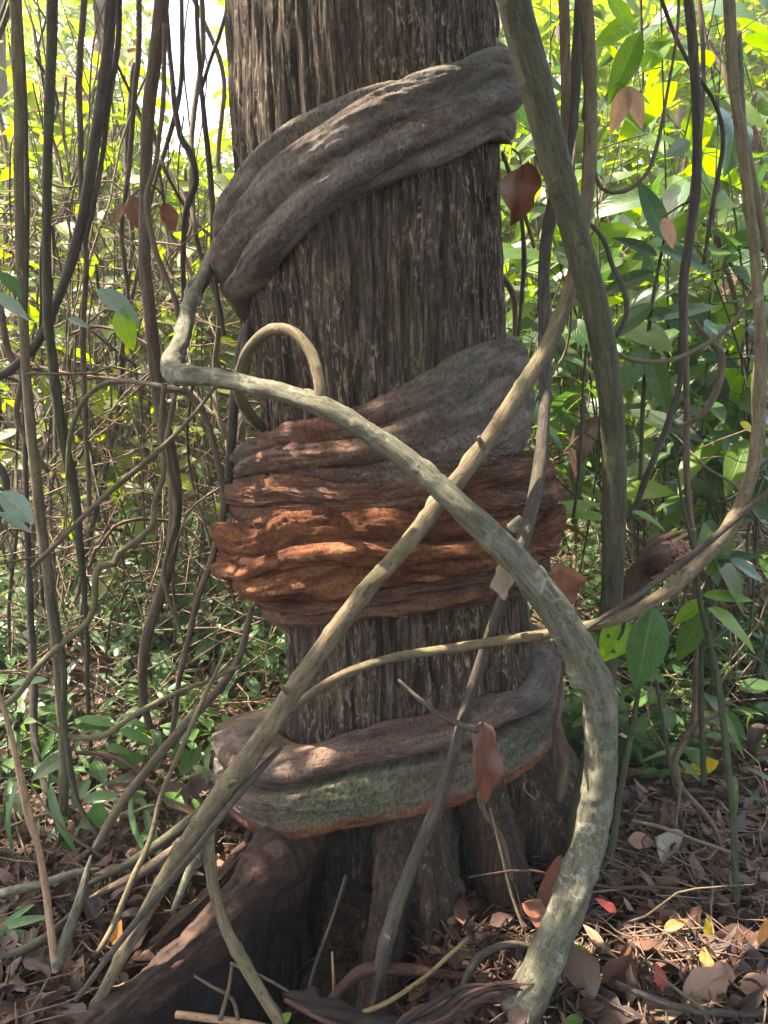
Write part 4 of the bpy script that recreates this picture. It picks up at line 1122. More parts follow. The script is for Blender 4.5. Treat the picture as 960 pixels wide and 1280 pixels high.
saplings()

# --- far foliage
def scatter_leaves(name, centres, mat, n, L0, L1, label, cat, rfun=None, seg=3, W=.42, side=1):
    Pv, Q, luv = leaf_arrays(1, W, curl=.4, fold=.25, seg=seg, side=side)
    m = len(Pv)
    d = rng.normal(0, 1, (n, 3)); d[:, 2] = d[:, 2] * .45 - .25
    d /= np.linalg.norm(d, axis=1)[:, None]
    up = np.stack([rng.normal(0, .4, n), rng.normal(-.35, .4, n), np.ones(n)], -1)
    nn = up - d * (up * d).sum(1)[:, None]
    nn /= np.linalg.norm(nn, axis=1)[:, None] + 1e-9
    yy = np.cross(nn, d)
    L = rng.uniform(L0, L1, n)
    V = centres[:, None] + L[:, None, None] * (Pv[None, :, 0:1] * d[:, None] + Pv[None, :, 1:2] * yy[:, None] + Pv[None, :, 2:3] * nn[:, None])
    QQ = (Q[None] + (np.arange(n) * m)[:, None, None]).reshape(-1, 4)
    rnd = np.repeat(rng.uniform(0, 1, n), m) if rfun is None else np.repeat(rfun, m)
    o = obj(name, mesh_np(name, V.reshape(-1, 3), QQ, mat, attrs={'rnd': rnd, 'luv': np.tile(luv, (n, 1))}))
    setp(o, label, cat, None, 'stuff')
    return o

def twig_tangle():
    L = []
    for i in range(2700):
        left = rng.random() < .68
        Y = rng.uniform(2.8, 7.5)
        px = rng.uniform(-40, 340) if left else rng.uniform(650, 1000)
        x = (px - 480) / F * Y * 1.05
        z = float(ground_h(x, Y)) + rng.uniform(0, 1) ** 1.5 * (2.3 if left else 1.2)
        a = rng.uniform(0, 6.28); el = rng.normal(.1, .6)
        d = np.array([math.cos(a) * math.cos(el), math.sin(a) * math.cos(el), math.sin(el)])
        ln = rng.uniform(.2, .9); r = rng.uniform(.0012, .004)
        C = [[*(np.array([x, Y, z]) + d * ln * k / 3 + rng.normal(0, .03, 3)), r] for k in range(4)]
        L.append(tube_arrays(C, step=.12, sides=4, rough=0))
    V, Q, T = join_arrays(L)
    o = obj('twig_tangle', mesh_np('twig_tangle', V, Q, M_TWIG, attrs={'tc': T}))
    setp(o, 'tangle of fine dead twigs through the undergrowth', 'twigs', None, 'stuff')
M_TWIG = vine_material('dead_twig_bark', (.06, .035, .022), (.15, .095, .06), (.28, .19, .125), lich=.2, ms=.1)

def far_foliage():
    n = 62000
    C = []
    rn = []
    cnt = 0
    while cnt < n:
        k = 40000
        Y = rng.uniform(6, 17, k)
        px = rng.uniform(-150, 1110, k)
        x = (px - 480) / F * Y * 1.02
        g = ground_h(x, Y)
        ztop = CAMZ + Y * .52
        z = g + (ztop - g) * rng.uniform(0, 1, k) ** .9
        dens = fbm(x * .55, Y * .55, z * .55, 3, 77)
        # the canopy is open up and left, where the bright sky shows beside the trunk
        gx = (x / Y) * F / 1.02 + 480
        el = (z - CAMZ) / Y
        gap = np.exp(-((gx - 254) / 56) ** 2) * sstep(.27, .37, el)
        keep = (dens > .02) & (rng.uniform(0, 1, k) > gap * 1.25)
        C.append(np.stack([x, Y, z], -1)[keep])
        cl = np.clip(.5 + .9 * fbm(x * .9, Y * .9, z * .9, 2, 88) + rng.normal(0, .12, k), 0, 1)
        rn.append(cl[keep])
        cnt += keep.sum()
    C = np.vstack(C)[:n]; rn = np.concatenate(rn)[:n]
    scatter_leaves('distant_foliage', C, M_FAR, n, .13, .32, 'mass of sunlit leaves filling the forest behind', 'foliage', rn)
    # low ground cover on the rising slope
    n2 = 21000
    Y = 2.6 + 9 * rng.uniform(0, 1, n2 * 2) ** 1.3
    x = rng.uniform(-.75, .75, n2 * 2) * Y
    keep = fbm(x * 1.3, Y * 1.3, 0, 3, 99) > -.02 + .08 * (x < 0)
    x, Y = x[keep][:n2], Y[keep][:n2]
    twig_tangle()
    C = np.stack([x, Y, ground_h(x, Y) + rng.uniform(.02, .35, len(x)) * rng.uniform(.2, 1, len(x))], -1)
    scatter_leaves('ground_cover', C, M_FAR2, len(x), .05, .13, 'low leafy ground cover over the slope behind', 'ground cover')
M_FAR2 = leaf_material('ground_cover_leaf', [(0, (.035, .09, .025)), (.5, (.06, .13, .03)), (1, (.04, .075, .03))], rattr=True, trans=.35, rough=.35)
far_foliage()

# background trunks
def far_trunks():
    for i, (px, Y, wd, lab) in enumerate([(30, 7.5, 22, 'slim far trunk near the left edge'), (150, 9, 16, 'thin far trunk seen through the left thicket'), (690, 9, 20, 'slim far trunk right of the big trunk'), (835, 8, 18, 'slim far trunk behind the right-hand leaves'), (935, 10, 26, 'far trunk near the right edge')]):
        p, t = P(px, 500, Y)
        r = .5 * wd / F * t
        g = float(ground_h(p[0], Y))
        root = obj('background_tree', None, loc=(p[0], Y, g))
        setp(root, lab, 'tree')
        C = [[0, 0, -.1, r * 1.3], [.05, 0, 1.2, r], [-.05, 0, 3, r * .9], [.1, 0, 6, r * .8], [.15, 0, 9, r * .6]]
        obj('trunk', tube_mesh('trunk', C, M_BROWN, step=.1, sides=12, seed=i), root)
        arr = []
        for k in range(6):
            a = rng.uniform(0, 6.28); z0 = rng.uniform(4.5, 8.5)
            arr.append(tube_arrays(np.array([[.1, 0, z0, r * .4], [.6 * math.cos(a), .6 * math.sin(a), z0 + .5, r * .3], [1.4 * math.cos(a), 1.4 * math.sin(a), z0 + .9, r * .12]]), step=.1, sides=6))
        V, Q, T = join_arrays(arr)
        obj('branches', mesh_np('branches', V, Q, M_BROWN, attrs={'tc': T}), root)
        n = 900
        C = rng.normal(0, 1, (n, 3)) * [.9, .9, 1.2] + [.1, 0, 8]
        Pv, Qv, luv = leaf_arrays(1, .42, seg=3, side=1)
        d = rng.normal(0, 1, (n, 3)); d /= np.linalg.norm(d, axis=1)[:, None]
        b = np.cross(d, rng.normal(0, 1, (n, 3))); b /= np.linalg.norm(b, axis=1)[:, None]
        Vv = C[:, None] + .22 * (Pv[None, :, 0:1] * d[:, None] + Pv[None, :, 1:2] * b[:, None])
        m = len(Pv)
        o = obj('crown', mesh_np('crown', Vv.reshape(-1, 3), (Qv[None] + (np.arange(n) * m)[:, None, None]).reshape(-1, 4), M_FAR, attrs={'rnd': np.repeat(rng.uniform(0, 1, n), m), 'luv': np.tile(luv, (n, 1))}), root)
far_trunks()

# unseen canopy added overhead for shade, its holes shaped to cast sun flecks
def canopy():
    n = 38000
    k = n * 4
    x = rng.uniform(-7.5, 5, k); y = rng.uniform(-5, 2.9, k); z = rng.uniform(4.4, 6.2, k)
    dens = fbm(x * .9, y * .9, z * .9, 3, 123)
    keep = dens > -.10
    # sun flecks: clear the rays that reach these places
    Lp = np.stack([x, y, z], -1)
    for (px, py, Y, r) in [(335, 690, 1.85, .10), (395, 640, 1.85, .08), (300, 660, 1.95, .07), (440, 600, 1.8, .06), (500, 660, 1.8, .05), (560, 600, 1.78, .05), (645, 690, 1.52, .07), (700, 1120, 1.55, .09), (745, 900, 1.56, .05), (560, 130, 2.0, .09), (630, 130, 2.1, .09), (330, 1000, 1.85, .05), (690, 860, 2.0, .06),
                              (880, 1230, 1.5, .09), (840, 1060, 2.1, .14), (760, 1180, 1.6, .07), (930, 1150, 1.8, .12), (820, 760, 1.75, .12), (838, 690, 2.0, .12), (805, 720, 2.05, .08), (190, 1230, 1.58, .06), (60, 560, 2.2, .1), (30, 720, 2.2, .09), (80, 1000, 2.4, .16), (150, 900, 2.8, .2),
                              (170, 1120, 1.7, .10), (900, 700, 2.2, .2), (900, 480, 2.5, .25), (850, 100, 2.5, .3), (730, 130, 1.7, .08), (650, 1260, 1.45, .06), (300, 560, 2.0, .05), (230, 1000, 1.65, .05), (600, 520, 1.8, .05)]:
        T_, _ = P(px, py, Y)
        w_ = Lp - T_
        s = w_ @ SD
        dist = np.linalg.norm(w_ - s[:, None] * SD, axis=1)
        keep &= dist > r + .06
    Lp = Lp[keep][:n]
    scatter_leaves('shading_canopy', Lp, M_CANOPY, len(Lp), .14, .30, 'unseen leaf canopy added above the trunk, holed for sun flecks', 'canopy', seg=3)
canopy()

# ------------------------------------------------------------------ litter
def litter():
    meshes = sum([leaf_variants('dead_leaf', M_DEAD, 7, W_, curl=c_, wave=1.5, fold=.45, seg=9, shape=s_) for W_, c_, s_ in ((.34, .6, 0), (.55, .9, 1), (.42, 1.3, 2), (.25, .5, 0))], [])
    # singles, the nearest ones
    cnt = 0
    spots = []
    while cnt < 285:
        if rng.random() < .68: px, py = rng.uniform(660, 990), rng.uniform(1045, 1300)
        else: px, py = rng.uniform(-20, 230), rng.uniform(1060, 1290)
        dx, dy = (px - 480) / F, (640 - py) / F
        d = np.array([dx, math.cos(PITCH) + dy * math.sin(PITCH), -math.sin(PITCH) + dy * math.cos(PITCH)])
        t = CAMZ / -d[2]
        for _ in range(4): t = (CAMZ - float(ground_h(d[0] * t, d[1] * t))) / -d[2]
        x, y = d[0] * t, d[1] * t
        if (x - .1) ** 2 + (y - AY) ** 2 < .5 ** 2 or (abs(x + .31) < .38 and abs(y - 1.62) < .46): continue
        z = float(ground_h(x, y)) + rng.uniform(.012, .05)
        o = bpy.data.objects.new('dead_leaf', meshes[int(rng.integers(len(meshes)))])
        COL.objects.link(o)
        sc = rng.choice([.04, .055, .07, .09, .12, .15])
        o.matrix_basis = Matrix.Translation((x, y, z)) @ Matrix.Rotation(rng.uniform(0, 6.28), 4, 'Z') @ Matrix.Rotation(rng.normal(0, .5), 4, 'Y') @ Matrix.Rotation(rng.normal(0, .6) + (math.pi if rng.random() < .4 else 0), 4, 'X') @ Matrix.Diagonal((sc, sc * rng.uniform(.8, 1.3), sc, 1))
        side = 'right' if px > 480 else 'left'
        sz = {.04: 'tiny', .055: 'small', .07: 'medium', .09: 'palm-sized', .12: 'large', .15: 'very large'}[float(sc)]
        if side == 'right': wh = 'against the pale liana' if px < 745 else 'below the leaning green stalk' if px < 830 else 'around the orange leaf' if px < 910 else 'at the right edge'
        else: wh = 'at the left edge' if px < 60 else 'under the pale bent stick' if px < 130 else 'among the fallen poles'
        dp = 'at the very bottom' if py > 1225 else 'halfway up the litter' if py > 1130 else 'at the top of the litter'
        setp(o, f'{sz} brown dead leaf {dp}, {wh}', 'dead leaf', f'dead leaves littering the ground at lower {side}')
        cnt += 1
    # the rest: one mass
    n = 40000
    Y = 1.2 + 8.5 * rng.uniform(0, 1, n) ** 1.7
    x = rng.uniform(-.68, .68, n) * Y * 1.1
    dip = (np.abs(x + .31) < .38) & (np.abs(Y - 1.62) < .46)
    x = np.where(dip & (rng.uniform(0, 1, n) < .8), x - 1.1, x)
    z = ground_h(x, Y) + rng.uniform(.0, .03, n)
    sc = rng.uniform(.012, .075, n) * rng.choice([.5, .8, 1.3], n)
    Pv, Q, luv = leaf_arrays(1, .45, curl=.4, fold=.3, wave=1.0, seg=4, side=1, seed=5)
    a = rng.uniform(0, 6.28, n)
    e = rng.normal(0, .35, n)
    d = np.stack([np.cos(a) * np.cos(e), np.sin(a) * np.cos(e), np.sin(e)], -1)
    up = np.stack([rng.normal(0, .35, n), rng.normal(0, .35, n), rng.choice([1, 1, -1], n)], -1)
    nn = up - d * (up * d).sum(1)[:, None]; nn /= np.linalg.norm(nn, axis=1)[:, None]
    yy = np.cross(nn, d)
    C = np.stack([x, Y, z + .5 * sc * np.abs(np.sin(e))], -1)
    m = len(Pv)
    V = C[:, None] + sc[:, None, None] * (Pv[None, :, 0:1] * d[:, None] + Pv[None, :, 1:2] * yy[:, None] + Pv[None, :, 2:3] * nn[:, None])
    o = obj('leaf_litter', mesh_np('leaf_litter', V.reshape(-1, 3), (Q[None] + (np.arange(n) * m)[:, None, None]).reshape(-1, 4), M_DEADR, attrs={'rnd': np.repeat(rng.uniform(0, 1, n), m), 'luv': np.tile(luv, (n, 1))}))
    setp(o, 'dead leaves covering the forest floor', 'leaf litter', None, 'stuff')
    L = []
    for i in range(1300):
        px, py = (rng.uniform(640, 1000), rng.uniform(1040, 1300)) if rng.random() < .6 else (rng.uniform(-30, 330), rng.uniform(1040, 1300))
        dx, dy = (px - 480) / F, (640 - py) / F
        d = np.array([dx, math.cos(PITCH) + dy * math.sin(PITCH), -math.sin(PITCH) + dy * math.cos(PITCH)])
        t = CAMZ / -d[2]
        p = np.array([d[0] * t, d[1] * t, 0])
        p[2] = float(ground_h(p[0], p[1])) + rng.uniform(.005, .055)
        ln = rng.uniform(.03, .22); a = rng.uniform(0, 6.28); el = rng.normal(0, .15)
        dd = np.array([math.cos(a), math.sin(a), el])
        r0 = rng.uniform(.0008, .0028)
        L.append(tube_arrays([[*(p + dd * ln * k / 3 + rng.normal(0, .004, 3)), r0] for k in range(4)], step=.03, sides=4, rough=0))
    V, Q, T = join_arrays(L)
    o = obj('litter_twigs', mesh_np('litter_twigs', V, Q, M_TWIG, attrs={'tc': T}))
    setp(o, 'small broken twigs mixed into the leaf litter', 'twigs', None, 'stuff')
    # fine rootlets and crumbs at the foot of the trunk
    L = []
    for i in range(430):
        if rng.random() < .75: px, py = rng.uniform(470, 720), rng.uniform(1180, 1285)
        else: px, py = rng.uniform(60, 330), rng.uniform(1130, 1285)
        dx, dy = (px - 480) / F, (640 - py) / F
        d = np.array([dx, math.cos(PITCH) + dy * math.sin(PITCH), -math.sin(PITCH) + dy * math.cos(PITCH)])
        t = CAMZ / -d[2]
        p = np.array([d[0] * t, d[1] * t, 0])
        p[2] = float(ground_h(p[0], p[1])) + rng.uniform(0, .05)
        ln = rng.uniform(.03, .13); a = rng.uniform(0, 6.28)
        C_ = []
        for k in range(4):
            C_.append([*(p + np.array([math.cos(a), math.sin(a), rng.normal(0, .25)]) * ln * k / 3 + rng.normal(0, .008, 3)), rng.uniform(.001, .0035)])
        L.append(tube_arrays(C_, step=.02, sides=5))
    V, Q, T = join_arrays(L)
    o = obj('root_debris', mesh_np('root_debris', V, Q, M_REDW, attrs={'tc': T}))
    setp(o, 'reddish crumbled roots and fibres at the foot of the trunk', 'root debris', None, 'stuff')
litter()

def hero_leaf(name, label, cat, px, py, Y, tip, mat, Wr, shape=0, tipY=None, face=(0, -1, .3), stem=None, wave=.25, curl=.25, fold=.2, roll=0, holes=None, parent=None):
    """leaf whose base is at (px,py) and tip at pixel tip"""
    a, _ = P(px, py, Y)
    b, _ = P(tip[0], tip[1], tipY or Y)
    L = float(np.linalg.norm(b - a))
    Pv, Q, luv = leaf_arrays(1, Wr, curl=curl, fold=fold, shape=shape, wave=wave, seg=44 if holes else 16, side=14 if holes else 5, seed=int(px) % 97)
    if holes is not None:
        keep = []
        for q in Q:
            c = luv[q].mean(0)
            if not any((c[0] - h[0]) ** 2 + ((c[1] - h[1]) * Wr * .5) ** 2 < (h[2] * (1 + .3 * math.sin(5 * math.atan2(c[1] - h[1], c[0] - h[0])))) ** 2 for h in holes): keep.append(q)
        Q = np.array(keep)
    me = mesh_np(name, Pv, Q, mat, attrs={'luv': luv})
    M = orient(b - a, face, roll).to_4x4()
    M = Matrix.Translation(Vector(a)) @ M @ Matrix.Scale(L, 4)
    if parent is not None:
        M = Matrix.Translation(-Vector(parent.location)) @ M
    o = obj(name, me, parent)
    o.matrix_basis = M
    if parent is None: setp(o, label, cat)
    elif label: o['label'] = label
    return o

def leaf_stalks():
    for a, b, lab in (((652, 208, 2.15), (640, 186, 2.2), 'stalk of the large dark dead leaf right of the trunk'),
                      ((604, 905, 1.66), (590, 888, 1.655), 'stalk holding the rusty leaf to the dark vine'),
                      ((828, 272, 2.3), (864, 250, 2.12), 'stalk from the wavy stem to the pale pinkish leaf'),
                      ((165, 245, 2.6), (184, 228, 2.5), 'stalk of the pinkish-brown leaf by the thickest vine'),
                      ((205, 255, 2.6), (190, 232, 2.5), 'stalk of the dark brown leaf by the thickest vine')):
        m = ((a[0] + b[0]) / 2 + 3, (a[1] + b[1]) / 2 - 3, (a[2] + b[2]) / 2)
        vine('thin_twig', [(*b, 3), (*m, 2.5), (*a, 2)], M_BROWN, lab, 'twig', sides=6, step=.008)
leaf_stalks()

def heroes():
    # climbers and shrubs with big leaves at right
    def shrub(name, label, bx, by, bY, stempts, leaves, cat='plant'):
        p, _ = P(bx, by, bY)
        root = obj(name, None, loc=tuple(p))
        setp(root, label, cat)
        arr = []
        for s in stempts:
            C = px_path(s); C[:, :3] -= p
            arr.append(tube_arrays(C, step=.02, sides=8))
        V, Q, T = join_arrays(arr)
        obj('stem', mesh_np('stem', V, Q, M_STEM, attrs={'tc': T}), root)
        for l in leaves:
            hero_leaf('leaf', l[-1] if isinstance(l[-1], str) else None, None, *l[0], parent=root, **l[1])
    shrub('climber', 'climbing plant hanging large dark leaves below the tan vine at right', 790, 800, 1.62,
          [[(830, 762, 1.60, 5), (812, 770, 1.60, 4), (800, 766, 1.60, 3)], [(780, 778, 1.60, 4), (778, 790, 1.6, 4), (772, 800, 1.6, 3)]],
          [(((815, 758, 1.58, (797, 868), M_HERO, .50)), dict(shape=0, face=(.1, -1, .3), curl=.1), 'dark oval leaf with brown blotches'),
           (((786, 775, 1.60, (748, 832), M_HEROB, .62)), dict(shape=1, face=(-.1, -1, .4), curl=.2, holes=[(.65, .35, .05), (.45, -.5, .035)]), 'pale green leaf eaten with holes'),
           (((788, 812, 1.64, (798, 850), M_LEAF, .5)), dict(face=(0, -1, .3)))])
    shrub('sapling', 'sapling with large pointed glossy leaves above the holed dry leaf at lower right', 880, 980, 2.1,
          [[(880, 980, 2.1, 8), (876, 860, 2.05, 7), (880, 760, 2.0, 6), (890, 700, 2.0, 5)]],
          [((890, 690, 1.95, (950, 770), M_HERO, .40), dict(face=(.2, -.7, .8), curl=.35)),
           ((912, 700, 1.9, (962, 725), M_HERO, .42), dict(face=(.1, -.7, .8))),
           ((880, 750, 1.95, (838, 780), M_HEROB, .45), dict(face=(-.3, -.6, 1))),
           ((885, 760, 1.95, (965, 812), M_HEROB, .34), dict(face=(.1, -.6, 1), curl=.4)),
           ((878, 745, 1.95, (948, 745), M_HEROB, .32), dict(face=(0, -.6, 1))),
           ((876, 770, 1.95, (845, 830), M_LEAF, .45), dict(face=(-.2, -.9, .5))),
           ((885, 720, 1.95, (925, 640), M_LEAF, .32), dict(face=(.2, -.8, .5))),
           ((890, 700, 1.95, (955, 690), M_LEAF, .3), dict(face=(.2, -.8, .8)))])
    shrub('sapling', 'young plant with a bent bright leaf just above the broken log at right', 815, 690, 2.15,
          [[(816, 680, 2.15, 4), (800, 655, 2.15, 4), (790, 645, 2.15, 3)]],
          [((790, 640, 2.12, (842, 655), M_HEROB, .40), dict(face=(0, -.4, 1), curl=.5)),
           ((688, 643, 2.3, (752, 620), M_HEROB, .45), dict(face=(0, -.5, 1), curl=.3)),
           ((760, 648, 2.2, (702, 640), M_HEROB, .35), dict(face=(0, -.5, 1)))])
    shrub('sapling', 'sapling with long dark leaves fanned behind the hooked vine at mid right', 800, 480, 2.5,
          [[(800, 600, 2.5, 5), (805, 480, 2.5, 6), (815, 380, 2.5, 5), (830, 300, 2.5, 4)]],
          [((818, 340, 2.45, (745, 365), M_LEAF, .36), dict(face=(0, -.9, .7))),
           ((822, 320, 2.45, (765, 290), M_LEAF, .36), dict(face=(0, -.9, .7))),
           ((822, 310, 2.45, (900, 335), M_HERO, .36), dict(face=(0, -.9, .7))),
           ((815, 380, 2.45, (755, 425), M_HERO, .36), dict(face=(0, -.9, .5))),
           ((815, 385, 2.45, (880, 420), M_LEAF, .32), dict(face=(0, -.9, .5))),
           ((812, 400, 2.45, (905, 372), M_HERO, .30), dict(face=(0, -.8, .8))),
           ((830, 300, 2.45, (800, 215), M_HERO, .36), dict(face=(0, -.9, .4))),
           ((830, 300, 2.45, (895, 250), M_LEAF, .34), dict(face=(0, -.9, .4))),
           ((808, 430, 2.45, (770, 500), M_HERO, .4), dict(face=(0, -.9, .4))),
           ((808, 440, 2.45, (842, 520), M_LEAF, .4), dict(face=(0, -.9, .4)))])
    shrub('sapling', 'sapling with very bright broad leaves and a pink young pair at the upper right', 790, 80, 2.6,
          [[(800, -40, 2.6, 4), (802, 40, 2.6, 4), (803, 110, 2.6, 3), (790, 118, 2.6, 3)]],
          [((768, 106, 2.58, (822, 128), M_HEROB, .5), dict(face=(0, -.7, .8))),
           ((784, 108, 2.55, (764, 168), M_PINK, .42), dict(face=(0, -1, .1)), 'pale pink young leaf hanging'),
           ((786, 108, 2.55, (806, 162), M_PINK, .42), dict(face=(0, -1, .1)), 'pale pink young leaf hanging'),
           ((760, -5, 2.55, (798, 42), M_HEROB, .5), dict(face=(0, -.9, .4))),
           ((800, 20, 2.58, (735, 60), M_HEROB, .42), dict(face=(0, -.9, .4))),
           ((802, 60, 2.58, (870, 70), M_LEAF, .4), dict(face=(0, -.9, .4))),
           ((800, 40, 2.58, (760, 130), M_LEAF, .38), dict(face=(0, -.9, .4))),
           ((803, 90, 2.58, (845, 30), M_HEROB, .4), dict(face=(0, -.9, .4)))])
    shrub('climber', 'leafy climber with a broad green and silver leaf below the thick vines at upper left', 130, 380, 2.3,
          [[(120, 330, 2.3, 3), (125, 365, 2.3, 4), (150, 385, 2.3, 3)]],
          [((122, 362, 2.28, (178, 400), M_SILVER, .5), dict(face=(.1, -.7, .8))),
           ((150, 385, 2.28, (165, 440), M_HEROB, .55), dict(face=(0, -.9, .4))),
           ((85, 398, 2.3, (112, 408), M_SILVER, .5), dict(face=(0, -.7, .8)))])
    shrub('climber', 'plant with broad bluish-grey leaves at the left edge near the nearest stem', 5, 600, 2.1,
          [[(-20, 600, 2.1, 4), (0, 610, 2.1, 4), (10, 620, 2.1, 3)]],
          [((2, 615, 2.08, (45, 655), M_SILVER, .55), dict(face=(.1, -.8, .8))),
           ((-2, 640, 2.08, (42, 665), M_SILVER, .25), dict(face=(.1, -.8, .8))),
           ((-10, 365, 2.08, (40, 398), M_SILVER, .4), dict(face=(.1, -.6, .9)), 'blue-white leaf with a torn edge'),
           ((0, 340, 2.1, (30, 372), M_HERO, .5), dict(face=(.1, -.6, .9)))])
    shrub('seedling', 'narrow-bladed plant at the lower left edge', 10, 1170, 1.8,
          [[(-10, 1185, 1.8, 4), (10, 1160, 1.8, 4), (15, 1150, 1.8, 3)]],
          [((-5, 1160, 1.78, (60, 1142), M_HEROG, .22), dict(shape=3, face=(.1, -.6, .9))),
           ((-5, 1168, 1.76, (48, 1166), M_HEROG, .24), dict(shape=3, face=(.1, -.6, .9))),
           ((0, 1160, 1.8, (40, 1128), M_HEROG, .2), dict(shape=3, face=(.1, -.6, .9))),
           ((0, 1170, 1.76, (30, 1190), M_HEROG, .22), dict(shape=3, face=(.1, -.6, .9)))], 'seedling')
    shrub('seedling', 'broad-leaved seedling among the low left vines', 125, 1040, 2.2,
          [[(120, 1060, 2.2, 4), (122, 1020, 2.2, 4), (125, 1000, 2.2, 3)]],
          [((105, 1000, 2.18, (150, 990), M_HEROG, .42), dict(face=(0, -.5, 1))),
           ((125, 1002, 2.18, (120, 1040), M_HEROG, .6), dict(face=(0, -.8, .7))),
           ((98, 898, 2.3, (150, 905), M_HEROG, .3), dict(face=(0, -.5, 1))),
           ((150, 912, 2.3, (195, 928), M_HEROG, .32), dict(face=(0, -.5, 1))),
           ((60, 850, 2.3, (5, 852), M_HEROG, .25), dict(face=(0, -.5, 1)))], 'seedling')
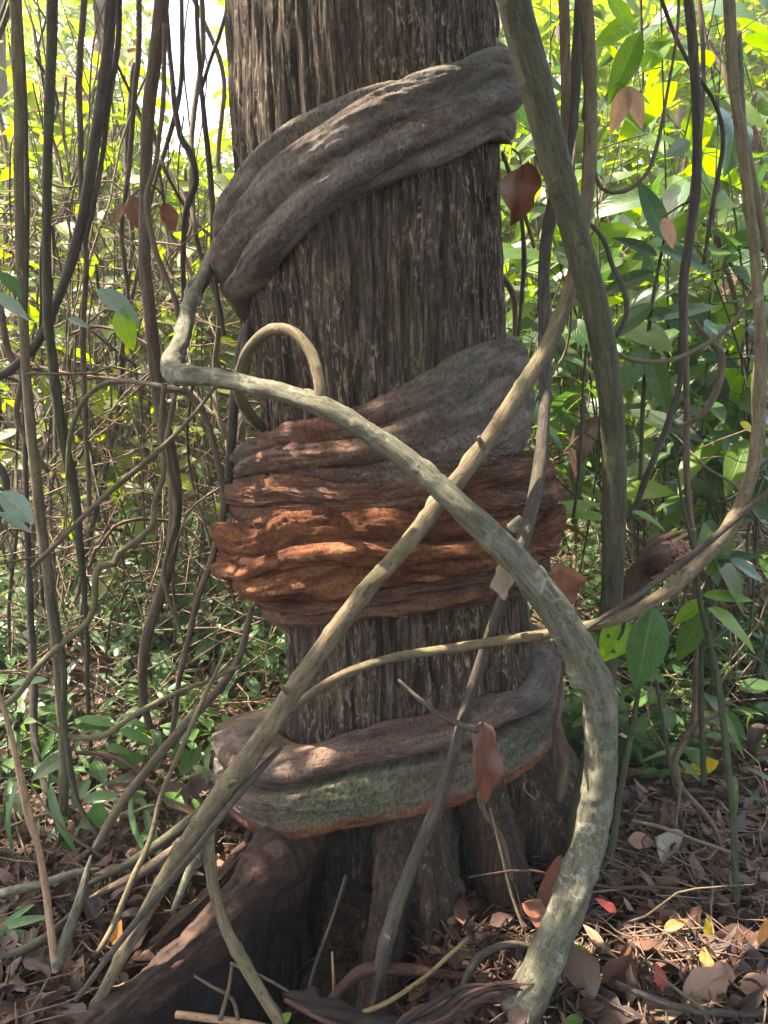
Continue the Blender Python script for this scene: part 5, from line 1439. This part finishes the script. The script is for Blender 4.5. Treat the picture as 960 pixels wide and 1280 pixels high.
    H = [('dead_leaf', 'large dark red-brown dead leaf hanging right of the trunk under the top coil', 652, 208, 2.15, (650, 288), M_RUST, .85, dict(face=(.2, -1, .1), wave=1.6, curl=.9, fold=.6)),
         ('dead_leaf', 'rusty dead leaf caught against the lowest coil behind the dark vine', 604, 905, 1.66, (610, 1012), M_REDD, .42, dict(shape=1, face=(.2, -1, .2), wave=1.2, curl=.15, fold=.25)),
         ('dead_leaf', 'pale grey torn leaf stuck between the pale liana and the trunk', 625, 700, 1.58, (636, 756), M_GREYL, .62, dict(face=(.3, -1, .2), wave=1.9, curl=.35, fold=.4)),
         ('dead_leaf', 'orange-brown crumpled leaf right of the coils behind the pale liana', 700, 705, 1.85, (706, 775), M_RUST, .55, dict(face=(.3, -1, .1), wave=2.0, curl=.4, fold=.5)),
         ('dead_leaf', 'white-speckled brown leaf propped upright against the trunk foot at right', 682, 1150, 1.72, (700, 1062), M_SPECK, .46, dict(face=(0, -1, .2), wave=.3, curl=-.15, shape=3)),
         ('dead_leaf', 'curled brown leaf cupping the foot of the speckled one', 655, 1128, 1.70, (690, 1160), M_RUST, .6, dict(face=(.1, -.7, .8), wave=1., curl=-.6)),
         ('green_leaf', 'silvery leaf with ribs high in the right foliage', 862, 176, 2.3, (832, 196), M_SILVER, .65, dict(face=(0, -1, .3))),
         ('dead_leaf', 'pale pinkish leaf hanging in the middle of the right foliage', 828, 272, 2.3, (845, 312), M_PINK, .45, dict(face=(0, -1, .2), wave=.5)),
         ('yellow_leaf', 'small golden leaf high in the right foliage', 862, 340, 2.5, (870, 325), M_YEL, .6, dict(face=(0, -1, .2))),
         ('yellow_leaf', 'yellow leaf low by the right edge', 925, 528, 2.4, (945, 540), M_YEL, .5, dict(face=(0, -1, .5))),
         ('brown_leaf', 'large pinkish-brown leaf hanging in the left thicket beside the thickest vine', 165, 245, 2.6, (178, 292), M_RUST, .6, dict(face=(0, -1, .2), wave=.8)),
         ('brown_leaf', 'light brown leaf tip beside the pinkish-brown one in the left thicket', 155, 255, 2.6, (138, 280), M_TANL, .5, dict(face=(0, -1, .2), wave=.8)),
         ('brown_leaf', 'dark brown leaf hanging right of the thickest vine below the bright gap', 205, 255, 2.6, (218, 290), M_RUST, .7, dict(face=(0, -1, .2), wave=.9)),
         # on the litter
         ('dead_leaf', 'bright orange oval leaf on the litter at lower right', 884, 1214, 1.58, (882, 1180), M_ORANGE, .62, dict(face=(0, -.6, .8), wave=.2, tipY=1.63)),
         ('dead_leaf', 'red oval leaf on the litter right of the pale liana', 830, 1240, 1.53, (820, 1200), M_RED, .50, dict(face=(0, -.6, .8), wave=.1, tipY=1.58)),
         ('dead_leaf', 'long orange-tan leaf lying just right of the pale liana', 756, 1186, 1.62, (728, 1152), M_TANL, .35, dict(face=(0, -.6, .8), wave=.3, tipY=1.67)),
         ('green_leaf', 'small fresh green leaf fallen beside the pale liana', 740, 1202, 1.60, (716, 1176), M_HEROB, .45, dict(face=(.2, -.6, .8), tipY=1.64)),
         ('dead_leaf', 'big spotted tan leaf at the bottom right corner', 855, 1252, 1.50, (915, 1210), M_TANL, .55, dict(face=(0, -.6, .8), wave=.6, tipY=1.55)),
         ('dead_leaf', 'pale tan leaf at the right edge of the litter', 925, 1236, 1.52, (975, 1228), M_TANL, .6, dict(face=(0, -.6, .8), wave=.4)),
         ('dead_leaf', 'broad pinkish-brown leaf behind the big tan one at bottom right', 900, 1235, 1.53, (908, 1195), M_PINK, .6, dict(face=(0, -.6, .8), wave=.6, tipY=1.6)),
         ('dead_leaf', 'tan leaf folded against the base of the pale liana', 612, 1240, 1.50, (632, 1290), M_ORANGE, .55, dict(face=(0, -.8, .5), wave=.7)),
         ('dead_leaf', 'pale dry curled leaf with holes on top of the litter mound', 822, 1045, 2.0, (862, 1088), M_GREYL, .85, dict(face=(0, -.7, .7), wave=.9, curl=.7, holes=[(.5, .3, .07), (.75, -.4, .05)])),
         ('dead_leaf', 'light brown dry leaf left of the pale holed leaf', 785, 1050, 2.02, (825, 1050), M_TANL, .55, dict(face=(0, -.7, .7), wave=.7, curl=.5)),
         ('dead_leaf', 'dull grey-brown leaf right of the pale holed leaf', 862, 1070, 2.0, (885, 1100), M_RUST, .6, dict(face=(0, -.7, .7), wave=.8)),
         ('dead_leaf', 'small yellow-green leaf upright in the litter', 886, 1170, 1.65, (884, 1148), M_YEL, .5, dict(face=(0, -.8, .4))),
         ('dead_leaf', 'orange leaf scrap halfway up the litter at right', 830, 1162, 1.68, (862, 1148), M_ORANGE, .4, dict(face=(0, -.6, .8), wave=.6)),
         ('dead_leaf', 'golden-brown leaf among the fallen stems at lower left', 140, 1180, 1.72, (150, 1150), M_ORANGE, .5, dict(face=(0, -.8, .4), wave=.8)),
         ('dead_leaf', 'orange-brown leaf standing on edge at the right border of the litter', 948, 1180, 1.66, (962, 1148), M_ORANGE, .45, dict(face=(.3, -.8, .5), wave=.9)),
         ('dead_leaf', 'rust-coloured leaf below the red oval one', 800, 1262, 1.48, (838, 1246), M_REDD, .45, dict(face=(0, -.6, .8), wave=1.2)),
         ('dead_leaf', 'glossy dark red leaf just above the orange-tan one', 770, 1140, 1.72, (745, 1122), M_RED, .38, dict(face=(0, -.6, .8), wave=.6)),
         ('green_leaf', 'tiny bright green leaf at the bottom edge beside the bowed stem', 352, 1276, 1.45, (364, 1266), M_HEROB, .7, dict(face=(0, -.8, .5))),
         ('green_leaf', 'green leaf at the very bottom right of the pale liana', 705, 1278, 1.45, (735, 1270), M_HEROB, .4, dict(face=(0, -.7, .7))),
         ]
    for n, lab, px, py, Y, tip, mat, W, kw in H:
        hero_leaf(n, lab, n.replace('_', ' '), px, py, Y, tip, mat, W, **kw)
M_HEROG = leaf_material('fresh_herb_leaf', [(0, (.07, .17, .05)), (1, (.09, .20, .06))], trans=.35, rough=.35, vein=.3)
heroes()

# ------------------------------------------------------------------ haze added to imitate the lens veil
def haze():
    V = [(-70, -8, -1.9), (70, -8, -1.9), (70, 95, -1.9), (-70, 95, -1.9)]
    V += [(x, y, 16.0) for x, y, _ in V]
    Q = [(0, 3, 2, 1), (4, 5, 6, 7), (0, 1, 5, 4), (1, 2, 6, 5), (2, 3, 7, 6), (3, 0, 4, 7)]
    m = bpy.data.materials.new('veil_haze')
    m.use_nodes = True
    t = m.node_tree
    t.nodes.clear()
    out = t.nodes.new('ShaderNodeOutputMaterial')
    pv = t.nodes.new('ShaderNodeVolumePrincipled')
    pv.inputs['Color'].default_value = (.95, .95, .92, 1)
    pv.inputs['Density'].default_value = HAZE_D
    pv.inputs['Anisotropy'].default_value = .3
    t.links.new(pv.outputs[0], out.inputs['Volume'])
    o = obj('haze', mesh_np('haze', V, Q, m, smooth=False))
    setp(o, 'thin haze added to imitate the lens veil', 'haze', None, 'stuff')
HAZE_D = .005
haze()
